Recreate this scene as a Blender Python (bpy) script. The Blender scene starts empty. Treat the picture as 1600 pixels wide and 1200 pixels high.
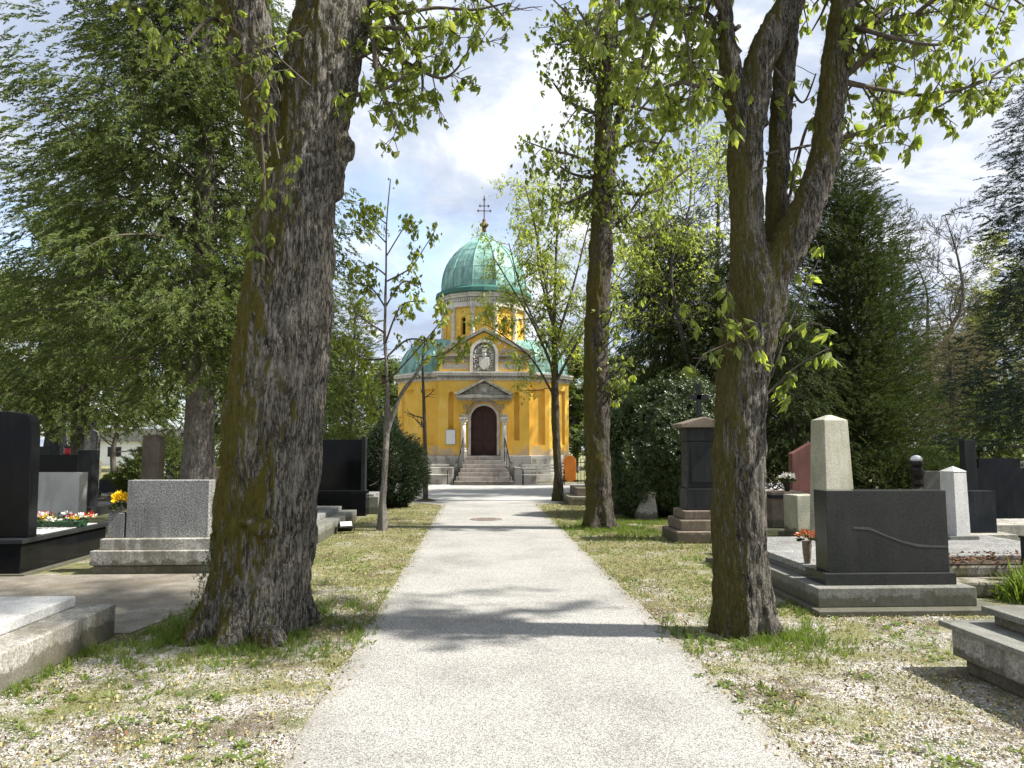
import bpy, bmesh, math, random
import numpy as np
from mathutils import Vector, Matrix
S = bpy.context.scene
COL = S.collection
R = math.radians
# ------------------------------------------------------------------ camera, world, sun, exposure
F = 1150.0
CAMZ = 1.6
PITCH, YAW = math.atan(100/F), math.atan(52/F)
cd = bpy.data.cameras.new('camera'); cam = bpy.data.objects.new('camera', cd); COL.objects.link(cam)
cam.location = (0, 0, CAMZ); cam.rotation_euler = (R(90)+PITCH, 0, -YAW)
cd.sensor_width = 36; cd.lens = F/1600*36; cd.clip_end = 2000; cd.clip_start = .05
S.camera = cam
S.view_settings.view_transform = 'Standard'; S.view_settings.look = 'None'; S.view_settings.gamma = 1
S.view_settings.exposure = 1.68
SUN_EL, SUN_AZ = R(50), R(97)          # azimuth from +Y towards +X
sv = Vector((math.cos(SUN_EL)*math.sin(SUN_AZ), math.cos(SUN_EL)*math.cos(SUN_AZ), math.sin(SUN_EL)))
ld = bpy.data.lights.new('sun', 'SUN'); ld.energy = 3.3; ld.angle = R(1.5); ld.color = (1, .955, .88)
so = bpy.data.objects.new('sun', ld); COL.objects.link(so); so.rotation_euler = (-sv).to_track_quat('-Z', 'Y').to_euler()
so.location = (20, 5, 30)

def nd(nt, typ, ins=None, **props):
    n = nt.nodes.new('ShaderNode'+typ)
    for k, v in props.items(): setattr(n, k, v)
    for k, v in (ins or {}).items():
        s = n.inputs[k]
        if isinstance(v, bpy.types.NodeSocket): nt.links.new(v, s)
        else: s.default_value = v
    return n
def ramp(nt, fac, stops, interp='LINEAR'):
    n = nt.nodes.new('ShaderNodeValToRGB'); cr = n.color_ramp; cr.interpolation = interp
    while len(cr.elements) < len(stops): cr.elements.new(.5)
    for e, (p, c) in zip(cr.elements, stops):
        e.position = p; e.color = (c, c, c, 1) if isinstance(c, (int, float)) else (*c[:3], 1)
    nt.links.new(fac, n.inputs[0]); return n.outputs[0]
def mixc(nt, fac, a, b, mode='MIX'):
    n = nt.nodes.new('ShaderNodeMix'); n.data_type = 'RGBA'; n.blend_type = mode
    for s, v in ((n.inputs[0], fac), (n.inputs[6], a), (n.inputs[7], b)):
        if isinstance(v, bpy.types.NodeSocket): nt.links.new(v, s)
        else: s.default_value = v if isinstance(v, (int, float)) else (*v[:3], 1)
    return n.outputs[2]
def mth(nt, op, a, b=None, clamp=False):
    n = nt.nodes.new('ShaderNodeMath'); n.operation = op; n.use_clamp = clamp
    for s, v in zip(n.inputs, (a, b)):
        if v is None: continue
        if isinstance(v, bpy.types.NodeSocket): nt.links.new(v, s)
        else: s.default_value = v
    return n.outputs[0]

w = bpy.data.worlds.new('World'); S.world = w; w.use_nodes = True
nt = w.node_tree; nt.nodes.clear()
sky = nd(nt, 'TexSky', sky_type='NISHITA', sun_disc=False, sun_elevation=SUN_EL, sun_rotation=SUN_AZ)
geo = nd(nt, 'TexCoord').outputs['Generated']
sep = nd(nt, 'SeparateXYZ', {0: geo})
zz = mth(nt, 'ADD', mth(nt, 'MAXIMUM', sep.outputs[2], 0.0), 0.22)
comb = nd(nt, 'CombineXYZ', {0: mth(nt, 'DIVIDE', sep.outputs[0], zz), 1: mth(nt, 'DIVIDE', sep.outputs[1], zz), 2: 3.1})
n1 = nd(nt, 'TexNoise', {'Vector': comb.outputs[0], 'Scale': 1.15, 'Detail': 9, 'Roughness': .56, 'Distortion': .35})
n2 = nd(nt, 'TexNoise', {'Vector': comb.outputs[0], 'Scale': 2.3, 'Detail': 7, 'Roughness': .6, 'Distortion': .5})
cover = ramp(nt, n1.outputs[0], [(.30, .35), (.46, 1)])
shade = ramp(nt, n2.outputs[0], [(.38, (.175, .205, .265)), (.51, (.245, .268, .31)), (.62, (.37, .38, .40))])
skyc = mixc(nt, 1.0, sky.outputs[0], (.125, .125, .125), 'MULTIPLY')
cl = mixc(nt, cover, skyc, shade)
bg = nd(nt, 'Background', {0: cl, 1: 1.0})
out = nd(nt, 'OutputWorld', {0: bg.outputs[0]})

# ------------------------------------------------------------------ geometry helpers
cy_, sy_ = math.cos(YAW), math.sin(YAW); cp_, sp_ = math.cos(PITCH), math.sin(PITCH)
FW = Vector((sy_*cp_, cy_*cp_, sp_)); RT = Vector((cy_, -sy_, 0)); UP = RT.cross(FW)
def ray(px, py): return FW + RT*((px-800)/F) - UP*((py-600)/F)
def at(px, py, Y):                    # point of the place seen at that pixel, Y metres down the path
    d = ray(px, py); t = Y/d.y; return Vector((d.x*t, Y, CAMZ+d.z*t))
def gnd(px, py, z=0):
    d = ray(px, py); t = (z-CAMZ)/d.z; return Vector((d.x*t, d.y*t, z))
def X(px, Y): return at(px, 700, Y).x

def thing(name, label, cat, loc=(0, 0, 0), rotz=0, group=None):
    o = bpy.data.objects.new(name, None); COL.objects.link(o); o.empty_display_size = .2
    o.location = loc; o.rotation_euler = (0, 0, rotz); o['label'] = label; o['category'] = cat
    if group: o['group'] = group
    return o
def tag(o, label, cat, group=None):
    o['label'] = label; o['category'] = cat
    if group: o['group'] = group
    return o
def obj(name, bm, mat, parent=None, smooth=False, bevel=0, world=False, kind=None):
    if isinstance(bm, bmesh.types.BMesh):
        me = bpy.data.meshes.new(name); bmesh.ops.recalc_face_normals(bm, faces=bm.faces[:]); bm.to_mesh(me); bm.free()
    else: me = bm
    me.name = name
    if world and parent:
        p = parent; off = Vector((0, 0, 0))
        while p: off += p.location; p = p.parent
        me.transform(Matrix.Translation(-off))
    if mat: me.materials.append(mat)
    if smooth: me.polygons.foreach_set('use_smooth', [True]*len(me.polygons))
    o = bpy.data.objects.new(name, me); COL.objects.link(o)
    if parent: o.parent = parent
    if bevel:
        b = o.modifiers.new('bevel', 'BEVEL'); b.width = bevel; b.segments = 2; b.limit_method = 'ANGLE'; b.angle_limit = R(40)
    if kind: o['kind'] = kind
    return o
def B(): return bmesh.new()
def box(bm, x0, x1, y0, y1, z0, z1, taper=0, tapy=None, rot=0, c=None):
    ty = taper if tapy is None else tapy
    vs = [(x0, y0, z0), (x1, y0, z0), (x1, y1, z0), (x0, y1, z0), (x0+taper, y0+ty, z1), (x1-taper, y0+ty, z1), (x1-taper, y1-ty, z1), (x0+taper, y1-ty, z1)]
    v = [bm.verts.new(p) for p in vs]
    if rot:
        cc = Vector(c or ((x0+x1)/2, (y0+y1)/2, z0)); M = Matrix.Rotation(rot, 3, 'Z')
        for q in v: q.co = cc + M @ (q.co-cc)
    for f in ((0, 3, 2, 1), (4, 5, 6, 7), (0, 1, 5, 4), (1, 2, 6, 5), (2, 3, 7, 6), (3, 0, 4, 7)): bm.faces.new([v[i] for i in f])
    return v
def boxm(*a, **k): bm = B(); box(bm, *a, **k); return bm
def prism(bm, pts, z0, z1, s1=1.0, c=(0, 0)):        # horizontal polygon raised
    lo = [bm.verts.new((x, y, z0)) for x, y in pts]; hi = [bm.verts.new((c[0]+(x-c[0])*s1, c[1]+(y-c[1])*s1, z1)) for x, y in pts]
    bm.faces.new(lo[::-1]); bm.faces.new(hi); n = len(pts)
    for i in range(n): bm.faces.new((lo[i], lo[(i+1) % n], hi[(i+1) % n], hi[i]))
def extr(bm, pts, y0, y1, M=None):                    # upright polygon (x,z) given depth along y
    a = [bm.verts.new((x, y0, z)) for x, z in pts]; b = [bm.verts.new((x, y1, z)) for x, z in pts]
    bm.faces.new(a); bm.faces.new(b[::-1]); n = len(pts)
    for i in range(n): bm.faces.new((a[i], b[i], b[(i+1) % n], a[(i+1) % n]))
    if M:
        for q in a+b: q.co = M @ q.co
def lathe(bm, prof, n, c=(0, 0), a0=0, cap=True):
    rings = []
    for r, z in prof: rings.append([bm.verts.new((c[0]+r*math.cos(a0+2*math.pi*i/n), c[1]+r*math.sin(a0+2*math.pi*i/n), z)) for i in range(n)])
    for a, b in zip(rings, rings[1:]):
        for i in range(n): bm.faces.new((a[i], a[(i+1) % n], b[(i+1) % n], b[i]))
    if cap: bm.faces.new(rings[0][::-1]); bm.faces.new(rings[-1])
def tube(bm, pts, rs, n=8, cap=True):
    pts = [Vector(p) for p in pts]
    if isinstance(rs, (int, float)): rs = [rs]*len(pts)
    u = None; rings = []
    for i, p in enumerate(pts):
        d = (pts[min(i+1, len(pts)-1)]-pts[max(i-1, 0)])
        if d.length < 1e-9: d = Vector((0, 0, 1))
        d.normalize()
        if u is None: u = d.orthogonal().normalized()
        u = (u-d*u.dot(d)); u = u.normalized() if u.length > 1e-6 else d.orthogonal().normalized()
        v = d.cross(u)
        rings.append([bm.verts.new(p+(u*math.cos(2*math.pi*k/n)+v*math.sin(2*math.pi*k/n))*rs[i]) for k in range(n)])
    for a, b in zip(rings, rings[1:]):
        for k in range(n): bm.faces.new((a[k], a[(k+1) % n], b[(k+1) % n], b[k]))
    if cap: bm.faces.new(rings[0][::-1]); bm.faces.new(rings[-1])
def blob(bm, c, r, sub=2, sc=(1, 1, 1)):
    res = bmesh.ops.create_icosphere(bm, subdivisions=sub, radius=r)
    for v in res['verts']: v.co = Vector((v.co.x*sc[0], v.co.y*sc[1], v.co.z*sc[2]))+Vector(c)
def arc(cx, cz, r, a0, a1, n): return [(cx+r*math.cos(a0+(a1-a0)*i/n), cz+r*math.sin(a0+(a1-a0)*i/n)) for i in range(n+1)]
def evaluated(o):
    dg = bpy.context.evaluated_depsgraph_get(); dg.update()
    me = bpy.data.meshes.new_from_object(o.evaluated_get(dg)); return me
def carve(bm, cut):                                   # boolean difference, returns a mesh
    m1 = bpy.data.meshes.new('a'); bmesh.ops.recalc_face_normals(bm, faces=bm.faces[:]); bm.to_mesh(m1); bm.free()
    m2 = bpy.data.meshes.new('b'); bmesh.ops.recalc_face_normals(cut, faces=cut.faces[:]); cut.to_mesh(m2); cut.free()
    a = bpy.data.objects.new('a', m1); b = bpy.data.objects.new('b', m2); COL.objects.link(a); COL.objects.link(b)
    md = a.modifiers.new('m', 'BOOLEAN'); md.operation = 'DIFFERENCE'; md.object = b; md.solver = 'EXACT'; md.use_self = True
    me = evaluated(a); bpy.data.objects.remove(a); bpy.data.objects.remove(b); return me
# vectorised noise
def vnoise(p, seed=0):
    i = np.floor(p).astype(np.int64); f = p-i; f = f*f*(3-2*f)
    def h(x, y, z):
        n = (x*73856093) ^ (y*19349663) ^ (z*83492791) ^ (seed*2654435761 & 0xffffffff)
        n = (n ^ (n >> 13))*1274126177 & 0x7fffffff
        n = (n ^ (n >> 16))*69069 & 0x7fffffff
        return (n & 0xffffff)/float(0xffffff)
    r = 0
    for dx in (0, 1):
        for dy in (0, 1):
            for dz in (0, 1):
                wt = (f[:, 0] if dx else 1-f[:, 0])*(f[:, 1] if dy else 1-f[:, 1])*(f[:, 2] if dz else 1-f[:, 2])
                r = r+wt*h(i[:, 0]+dx, i[:, 1]+dy, i[:, 2]+dz)
    return r
def fbm(p, o=4, seed=0):
    a, s, t = 1.0, 0, 0
    for k in range(o): s = s+a*vnoise(p*(2**k)+k*7.3, seed+k); t += a; a *= .5
    return s/t
def mesh_np(name, V, Fc):
    me = bpy.data.meshes.new(name); V = np.ascontiguousarray(V, dtype=np.float32); k = Fc.shape[1]
    me.vertices.add(len(V)); me.vertices.foreach_set('co', V.ravel())
    me.loops.add(Fc.size); me.loops.foreach_set('vertex_index', Fc.astype(np.int32).ravel())
    me.polygons.add(len(Fc)); me.polygons.foreach_set('loop_start', np.arange(0, Fc.size, k, dtype=np.int32))
    me.polygons.foreach_set('loop_total', np.full(len(Fc), k, dtype=np.int32))
    me.update(calc_edges=True); return me
def frames(D, roll):                                   # D: (N,3) unit z-axes, roll about them -> (N,3,3) columns x,y,z
    D = D/np.maximum(np.linalg.norm(D, axis=1, keepdims=True), 1e-9)
    ref = np.where(np.abs(D[:, 2:3]) > .95, np.array([[1., 0, 0]]), np.array([[0, 0, 1.]]))
    x = np.cross(ref, D); x /= np.linalg.norm(x, axis=1, keepdims=True); y = np.cross(D, x)
    c, s = np.cos(roll)[:, None], np.sin(roll)[:, None]
    return np.stack([x*c+y*s, -x*s+y*c, D], axis=2)
def scatter(tpls, P, D, roll, sc, rng):
    """place templates (V,F) at P, their z axis along D"""
    Vs, Fs, off = [], [], 0
    which = rng.integers(0, len(tpls), len(P)); FR = frames(D, roll)
    for k, (tv, tf) in enumerate(tpls):
        m = which == k
        if not m.any(): continue
        v = np.einsum('nij,kj->nki', FR[m], tv)*np.asarray(sc)[m][:, None, None]+P[m][:, None, :]
        n = m.sum(); f = tf[None]+(np.arange(n)*len(tv))[:, None, None]+off
        Vs.append(v.reshape(-1, 3)); Fs.append(f.reshape(-1, tf.shape[1])); off += n*len(tv)
    return np.concatenate(Vs), np.concatenate(Fs)

# ------------------------------------------------------------------ materials
def mat(name, rough=.8, spec=.3):
    m = bpy.data.materials.new(name); m.use_nodes = True; nt = m.node_tree
    b = nt.nodes['Principled BSDF']; b.inputs['Roughness'].default_value = rough
    b.inputs['Specular IOR Level'].default_value = spec
    return m, nt, b
def wpos(nt, s=(1, 1, 1)):
    g = nd(nt, 'NewGeometry'); return nd(nt, 'Mapping', {'Vector': g.outputs['Position'], 'Scale': s}).outputs[0]
def noise(nt, p, sc, det=5, ro=.55, dist=0): return nd(nt, 'TexNoise', {'Vector': p, 'Scale': sc, 'Detail': det, 'Roughness': ro, 'Distortion': dist}).outputs[0]
def bump(nt, b, h, st=.3, d=.02):
    n = nd(nt, 'Bump', {'Height': h, 'Strength': st, 'Distance': d}); nt.links.new(n.outputs[0], b.inputs['Normal'])
def stone(name, c, var=.25, speck=.3, sscale=120, stain=.4, stainc=(.06, .055, .045), rough=.75, moss=0, bmp=.2, streak=True):
    m, nt, b = mat(name, rough, .12 if c[0] < .1 else .3); p = wpos(nt); c = Vector(c)
    base = ramp(nt, noise(nt, p, 3, 6), [(.3, c*(1-var)), (.7, c*(1+var))])
    sp = noise(nt, p, sscale, 2, .8)
    base = mixc(nt, 1.0, base, ramp(nt, sp, [(.38, 1-speck), (.5, 1), (.62, 1+speck)]), 'MULTIPLY')
    ps = wpos(nt, (7, 7, 1.1)) if streak else p
    st = mth(nt, 'MULTIPLY', noise(nt, ps, 1.6, 7, .65), noise(nt, p, 1.4, 3))
    fac = mth(nt, 'MULTIPLY', ramp(nt, st, [(.22, 0), (.36, 1)]), stain)
    base = mixc(nt, fac, base, stainc)
    if moss:
        nz = nd(nt, 'SeparateXYZ', {0: nd(nt, 'NewGeometry').outputs['Position']}).outputs[2]
        mf = mth(nt, 'MULTIPLY', ramp(nt, noise(nt, p, 5, 6, .7), [(.46, 0), (.56, 1)]), moss)
        base = mixc(nt, mf, base, mixc(nt, noise(nt, p, 60, 3), (.05, .06, .012), (.12, .09, .04)))
    if rough > .65 and sscale != 70:
        li = nd(nt, 'TexVoronoi', {'Vector': nd(nt, 'VectorMath', {0: p, 1: nd(nt, 'TexNoise', {'Vector': p, 'Scale': 12}).outputs[1]}, operation='ADD').outputs[0], 'Scale': 7}).outputs['Distance']
        lf = mth(nt, 'MULTIPLY', ramp(nt, li, [(.10, 1), (.16, 0)]), ramp(nt, noise(nt, p, 2.5, 4), [(.45, 0), (.6, .55)]))
        base = mixc(nt, lf, base, c*1.5+Vector((.03, .035, .01)))
        gz = nd(nt, 'SeparateXYZ', {0: nd(nt, 'NewGeometry').outputs['Position']}).outputs[2]
        df = ramp(nt, mth(nt, 'ADD', gz, mth(nt, 'MULTIPLY', noise(nt, p, 6, 5, .7), -.30)), [(-.10, .7), (.02, 0)])
        base = mixc(nt, df, base, (.06, .055, .03))
    nt.links.new(base, b.inputs['Base Color'])
    rr = ramp(nt, noise(nt, p, 9, 4), [(.3, rough*.75), (.7, min(1, rough*1.2))]); nt.links.new(rr, b.inputs['Roughness'])
    bump(nt, b, mixc(nt, .5, sp, noise(nt, p, 14, 5)), bmp, .01)
    return m
GR = stone('grey_granite', (.215, .215, .205), .18, .6, 55, .55, (.09, .085, .08))
GRL = stone('light_granite', (.42, .42, .41), .1, .4, 120, .3, (.15, .14, .12))
CONC = stone('concrete', (.33, .315, .28), .25, .4, 50, .7, (.12, .11, .085), .9, .25)
CONCW = stone('weathered_concrete', (.26, .24, .20), .3, .4, 50, .8, (.08, .07, .05), .9, .75)
BLK = stone('polished_black_granite', (.006, .0065, .0075), .1, .5, 150, .12, (.03, .03, .03), .09, 0, .01)
BLKD = stone('dull_black_granite', (.02, .022, .024), .15, .4, 130, .5, (.045, .045, .04), .42, 0, .05)
BLKD2 = stone('blue_black_granite', (.016, .019, .024), .15, .3, 130, .4, (.05, .052, .05), .3, 0, .03)
DGR = stone('dark_grey_granite', (.040, .042, .040), .12, .35, 140, .4, (.06, .06, .055), .16, 0, .03)
DBASE = stone('grey_base_stone', (.19, .19, .17), .2, .35, 90, .6, (.07, .07, .055), .7, .2)
REDG = stone('red_granite', (.22, .095, .075), .15, .35, 110, .4, (.09, .05, .04), .5, 0, .05)
BRST = stone('brown_stone', (.19, .15, .12), .2, .3, 60, .6, (.07, .055, .04), .85, .3)
OBST = stone('lichen_grey_stone', (.36, .35, .28), .15, .35, 90, .4, (.20, .19, .09), .85)
WSTONE = stone('pale_limestone', (.62, .59, .52), .15, .15, 30, .5, (.20, .175, .13), .85, 0, .3)
GSTONE = stone('weathered_limestone', (.33, .31, .26), .25, .25, 30, .8, (.11, .10, .075), .9, 0, .4)
STEP = stone('step_stone', (.40, .36, .32), .15, .2, 40, .5, (.16, .12, .10), .8, 0, .2)
WHITE = stone('white_paint', (.78, .79, .80), .03, .03, 30, .1, (.5, .5, .5), .4, 0, .02)
def simple(name, c, rough=.6, metal=0, var=.15, sc=20, bmp=.1):
    m, nt, b = mat(name, rough); p = wpos(nt); c = Vector(c); n = noise(nt, p, sc, 4)
    nt.links.new(ramp(nt, n, [(.3, c*(1-var)), (.7, c*(1+var))]), b.inputs['Base Color'])
    b.inputs['Metallic'].default_value = metal; bump(nt, b, n, bmp, .005); return m
IRON = simple('black_iron', (.02, .02, .02), .5, .6)
DBRONZE = simple('dark_bronze', (.03, .024, .02), .45, .5)
WOOD = simple('pale_bench_wood', (.62, .59, .53), .75, 0, .2, 12)
STAKE = simple('stake_wood', (.40, .28, .11), .8, 0, .25, 18)
DOORW = simple('dark_red_door_wood', (.055, .025, .02), .55, 0, .35, 14)
RUST = simple('rusty_iron', (.16, .09, .06), .85, .2, .3, 40)
COPPR = simple('red_copper_finial', (.11, .055, .035), .55, .3)
ORANGE = simple('orange_plastic', (.60, .19, .03), .5)
DARKHOLE = simple('dark_glass', (.012, .012, .014), .15)
GLASS = simple('lamp_glass', (.5, .5, .5), .15)
SOIL = simple('dark_soil', (.05, .038, .026), .95, 0, .4, 40, .5)
REDLAMP = simple('red_lantern_plastic', (.25, .012, .015), .25)
def plaster():
    m, nt, b = mat('ochre_plaster', .9, .2); p = wpos(nt)
    base = ramp(nt, noise(nt, p, .9, 7, .6), [(.3, (.68, .40, .06)), (.5, (.78, .48, .085)), (.7, (.82, .57, .16))])
    z = nd(nt, 'SeparateXYZ', {0: nd(nt, 'NewGeometry').outputs['Position']}).outputs[2]
    lo = ramp(nt, mth(nt, 'ADD', mth(nt, 'MULTIPLY', z, .25), mth(nt, 'MULTIPLY', noise(nt, p, 2.2, 6, .7), .55)), [(.60, 1), (.68, 0)])
    base = mixc(nt, mth(nt, 'MULTIPLY', lo, .8), base, mixc(nt, noise(nt, p, 6, 4), (.36, .27, .19), (.60, .52, .42)))
    sk = noise(nt, wpos(nt, (3, 3, .35)), 2.5, 6, .6)
    base = mixc(nt, ramp(nt, sk, [(.55, 0), (.75, .45)]), base, (.42, .26, .07))
    nt.links.new(base, b.inputs['Base Color']); bump(nt, b, noise(nt, p, 25, 6), .25, .01); return m
PLAST = plaster()
def plinthm():
    m, nt, b = mat('peeling_plinth', .9, .2); p = wpos(nt)
    n = noise(nt, p, 2.2, 8, .65, .3)
    base = ramp(nt, n, [(.3, (.17, .15, .13)), (.44, (.36, .33, .28)), (.5, (.50, .48, .43)), (.62, (.52, .50, .45)), (.68, (.25, .11, .07)), (.8, (.28, .24, .19))])
    br = nd(nt, 'TexBrick', {'Vector': wpos(nt, (1, 1, 1)), 'Scale': 1.0, 'Color1': (1, 1, 1, 1), 'Color2': (.85, .85, .85, 1), 'Mortar': (.5, .48, .45, 1), 'Mortar Size': .008, 'Brick Width': .8, 'Row Height': .35})
    nt.links.new(nd(nt, 'Mapping', {'Vector': nd(nt, 'NewGeometry').outputs['Position'], 'Rotation': (R(90), 0, 0)}).outputs[0], br.inputs['Vector'])
    nt.links.new(mixc(nt, .7, base, br.outputs[0], 'MULTIPLY'), b.inputs['Base Color'])
    bump(nt, b, n, .5, .03); return m
PLINTH = plinthm()
def copper():
    m, nt, b = mat('green_copper_patina', .6, .4); p = wpos(nt)
    n = noise(nt, wpos(nt, (2, 2, .7)), 1.7, 7, .6)
    base = ramp(nt, n, [(.3, (.10, .21, .18)), (.5, (.19, .36, .31)), (.7, (.32, .50, .44))])
    base = mixc(nt, ramp(nt, noise(nt, wpos(nt, (5, 5, .8)), 2, 5), [(.5, 0), (.7, .45)]), base, (.05, .14, .11))
    nt.links.new(base, b.inputs['Base Color']); bump(nt, b, noise(nt, p, 4, 5), .2, .03); return m
COPPER = copper()
DCOPPER = simple('dark_copper_edge', (.04, .13, .10), .6)
def bark(name, dark, light, moss=.6, sc=1.0, mc=(.078, .068, .014)):
    m, nt, b = mat(name, .92, .15); p = wpos(nt, (1, 1, .27))
    wv = nd(nt, 'TexNoise', {'Vector': p, 'Scale': 9*sc, 'Detail': 5, 'Roughness': .65}); sb = nd(nt, 'VectorMath', {0: wv.outputs[1], 1: (.5, .5, .5)}, operation='SUBTRACT').outputs[0]
    scl = nd(nt, 'VectorMath', {0: sb, 'Scale': .13/sc}, operation='SCALE').outputs[0]
    pw = nd(nt, 'VectorMath', {0: p, 1: scl}, operation='ADD').outputs[0]
    v = nd(nt, 'TexVoronoi', {'Vector': pw, 'Scale': 34*sc}, feature='DISTANCE_TO_EDGE').outputs['Distance']
    n = noise(nt, p, 38*sc, 6, .72); n2 = noise(nt, pw, 16*sc, 5, .7)
    p3 = wpos(nt, (1, 1, .13)); n3 = nd(nt, 'TexNoise', {'Vector': p3, 'Scale': 17*sc, 'Detail': 3.5, 'Roughness': .6, 'Distortion': .25}).outputs[0]
    n4 = nd(nt, 'TexNoise', {'Vector': nd(nt, 'Mapping', {'Vector': p3, 'Location': (5, 2, 8)}).outputs[0], 'Scale': 26*sc, 'Detail': 3, 'Roughness': .6, 'Distortion': .2}).outputs[0]
    crk = mth(nt, 'MULTIPLY', ramp(nt, mth(nt, 'ABSOLUTE', mth(nt, 'SUBTRACT', n3, .5)), [(0, 0), (.045, 1)]), ramp(nt, mth(nt, 'ABSOLUTE', mth(nt, 'SUBTRACT', n4, .5)), [(0, .25), (.035, 1)]))
    h = mth(nt, 'ADD', mth(nt, 'ADD', mth(nt, 'MULTIPLY', crk, .26), mth(nt, 'MULTIPLY', ramp(nt, v, [(0, 0), (.15, 1)]), .10)), mth(nt, 'ADD', mth(nt, 'MULTIPLY', n, .80), mth(nt, 'MULTIPLY', n2, .40)))
    base = ramp(nt, h, [(.50, Vector(dark)*.2), (.76, dark), (1.0, Vector(light)*.9)])
    base = mixc(nt, ramp(nt, noise(nt, wpos(nt), 2.3, 5, .6), [(.56, 0), (.68, .45)]), base, Vector(light)*1.2)
    g = nd(nt, 'NewGeometry'); nx = nd(nt, 'SeparateXYZ', {0: g.outputs['Normal']})
    mk = mth(nt, 'ADD', mth(nt, 'MULTIPLY', nx.outputs[0], -.24), noise(nt, wpos(nt, (1, 1, .45)), 2.6, 7, .72))
    mk = mth(nt, 'MULTIPLY', ramp(nt, mk, [(.49, 0), (.61, 1)]), moss)
    mcol = mixc(nt, noise(nt, wpos(nt), 45, 4, .8), Vector(mc)*.6, Vector(mc)*1.9)
    nt.links.new(mixc(nt, mk, base, mcol), b.inputs['Base Color'])
    bump(nt, b, mth(nt, 'ADD', h, mth(nt, 'MULTIPLY', noise(nt, wpos(nt), 50, 3), .25)), 1.0, .04); return m
BARK = bark('chestnut_bark', (.068, .060, .048), (.26, .24, .205), 1.0)
BARKR = bark('chestnut_bark_mossy', (.054, .047, .037), (.23, .21, .18), .85, 1.3)
BARKM = bark('maple_bark', (.045, .036, .028), (.15, .13, .105), .85, 1.1)
BARKY = bark('smooth_young_bark', (.20, .18, .155), (.32, .30, .27), .15, 1.5)
BARKC = bark('cypress_bark', (.15, .13, .115), (.32, .29, .26), .25, 1.3)
BARKF = simple('far_bark', (.085, .075, .065), .95, 0, .3, 6)
TWIG = simple('twig_bark', (.085, .07, .055), .9, 0, .3, 20)
def leafm(name, c, tr, trans=.45, var=.45, rough=.5):
    m, nt, b = mat(name, rough, .2 if rough > .55 else .35); c = Vector(c)
    g = nd(nt, 'NewGeometry'); rnd = g.outputs['Random Per Island']; n = noise(nt, g.outputs['Position'], 1.1, 3)
    f = mth(nt, 'ADD', mth(nt, 'MULTIPLY', rnd, .6), mth(nt, 'MULTIPLY', n, .5))
    base = ramp(nt, f, [(.15, c*(1-var)), (.5, c), (.95, Vector((c.x*1.6, c.y*1.35, c.z*1.2)))])
    nt.links.new(base, b.inputs['Base Color'])
    tb = nd(nt, 'BsdfTranslucent', {0: mixc(nt, 1.0, base, (*tr, 1), 'MULTIPLY')})
    mx = nd(nt, 'MixShader', {0: trans, 1: b.outputs[0], 2: tb.outputs[0]})
    nt.links.new(mx.outputs[0], nt.nodes['Material Output'].inputs[0]); return m
LCH = leafm('spring_chestnut_leaf', (.19, .235, .07), (1.7, 1.8, .8), .6, .6)
LMP = leafm('spring_maple_leaf', (.21, .26, .07), (1.8, 1.8, .8), .6)
LTH = leafm('cypress_foliage', (.090, .122, .040), (1.5, 1.6, .6), .36, .65, .6)
LDK = leafm('dark_cypress_foliage', (.045, .065, .020), (1.3, 1.4, .7), .25, .6, .75)
LYEW = leafm('yew_foliage', (.022, .038, .014), (1.2, 1.4, .7), .2, .5, .5)
LSP = leafm('spruce_needles', (.022, .042, .026), (1.2, 1.3, .9), .15, .4, .6)
LIVY = leafm('ivy_leaf', (.045, .07, .022), (1.2, 1.4, .6), .2, .6, .3)
LFAR = leafm('far_spring_foliage', (.19, .22, .08), (1.6, 1.6, .9), .5, .4, .7)
LLAR = leafm('grey_larch_twigs', (.14, .13, .075), (1.2, 1.2, .9), .3, .4, .8)
MOSS = leafm('trunk_moss', (.085, .075, .018), (1.2, 1.2, .8), .2, .6, .9)
GRS = leafm('fresh_grass', (.11, .165, .03), (1.7, 1.8, .8), .4, .4)
GRD = leafm('dull_grass', (.15, .185, .05), (1.4, 1.4, .8), .35, .45)
LIT = leafm('fallen_bud_litter', (.29, .26, .135), (1, 1, .8), .1, .6, .9)
LITB = leafm('fallen_brown_leaves', (.15, .085, .045), (1, 1, .8), .1, .5, .9)
YEL = leafm('yellow_petals', (.85, .62, .02), (1, 1, .6), .25, .25)
WHP = leafm('white_petals', (.80, .80, .74), (1, 1, 1), .2, .15)
REDP = leafm('red_petals', (.45, .035, .03), (1, 1, 1), .2, .4)
PINKP = leafm('pink_petals', (.70, .30, .32), (1, 1, 1), .2, .4)
ORP = leafm('orange_petals', (.55, .16, .05), (1, 1, 1), .2, .4)

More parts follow.
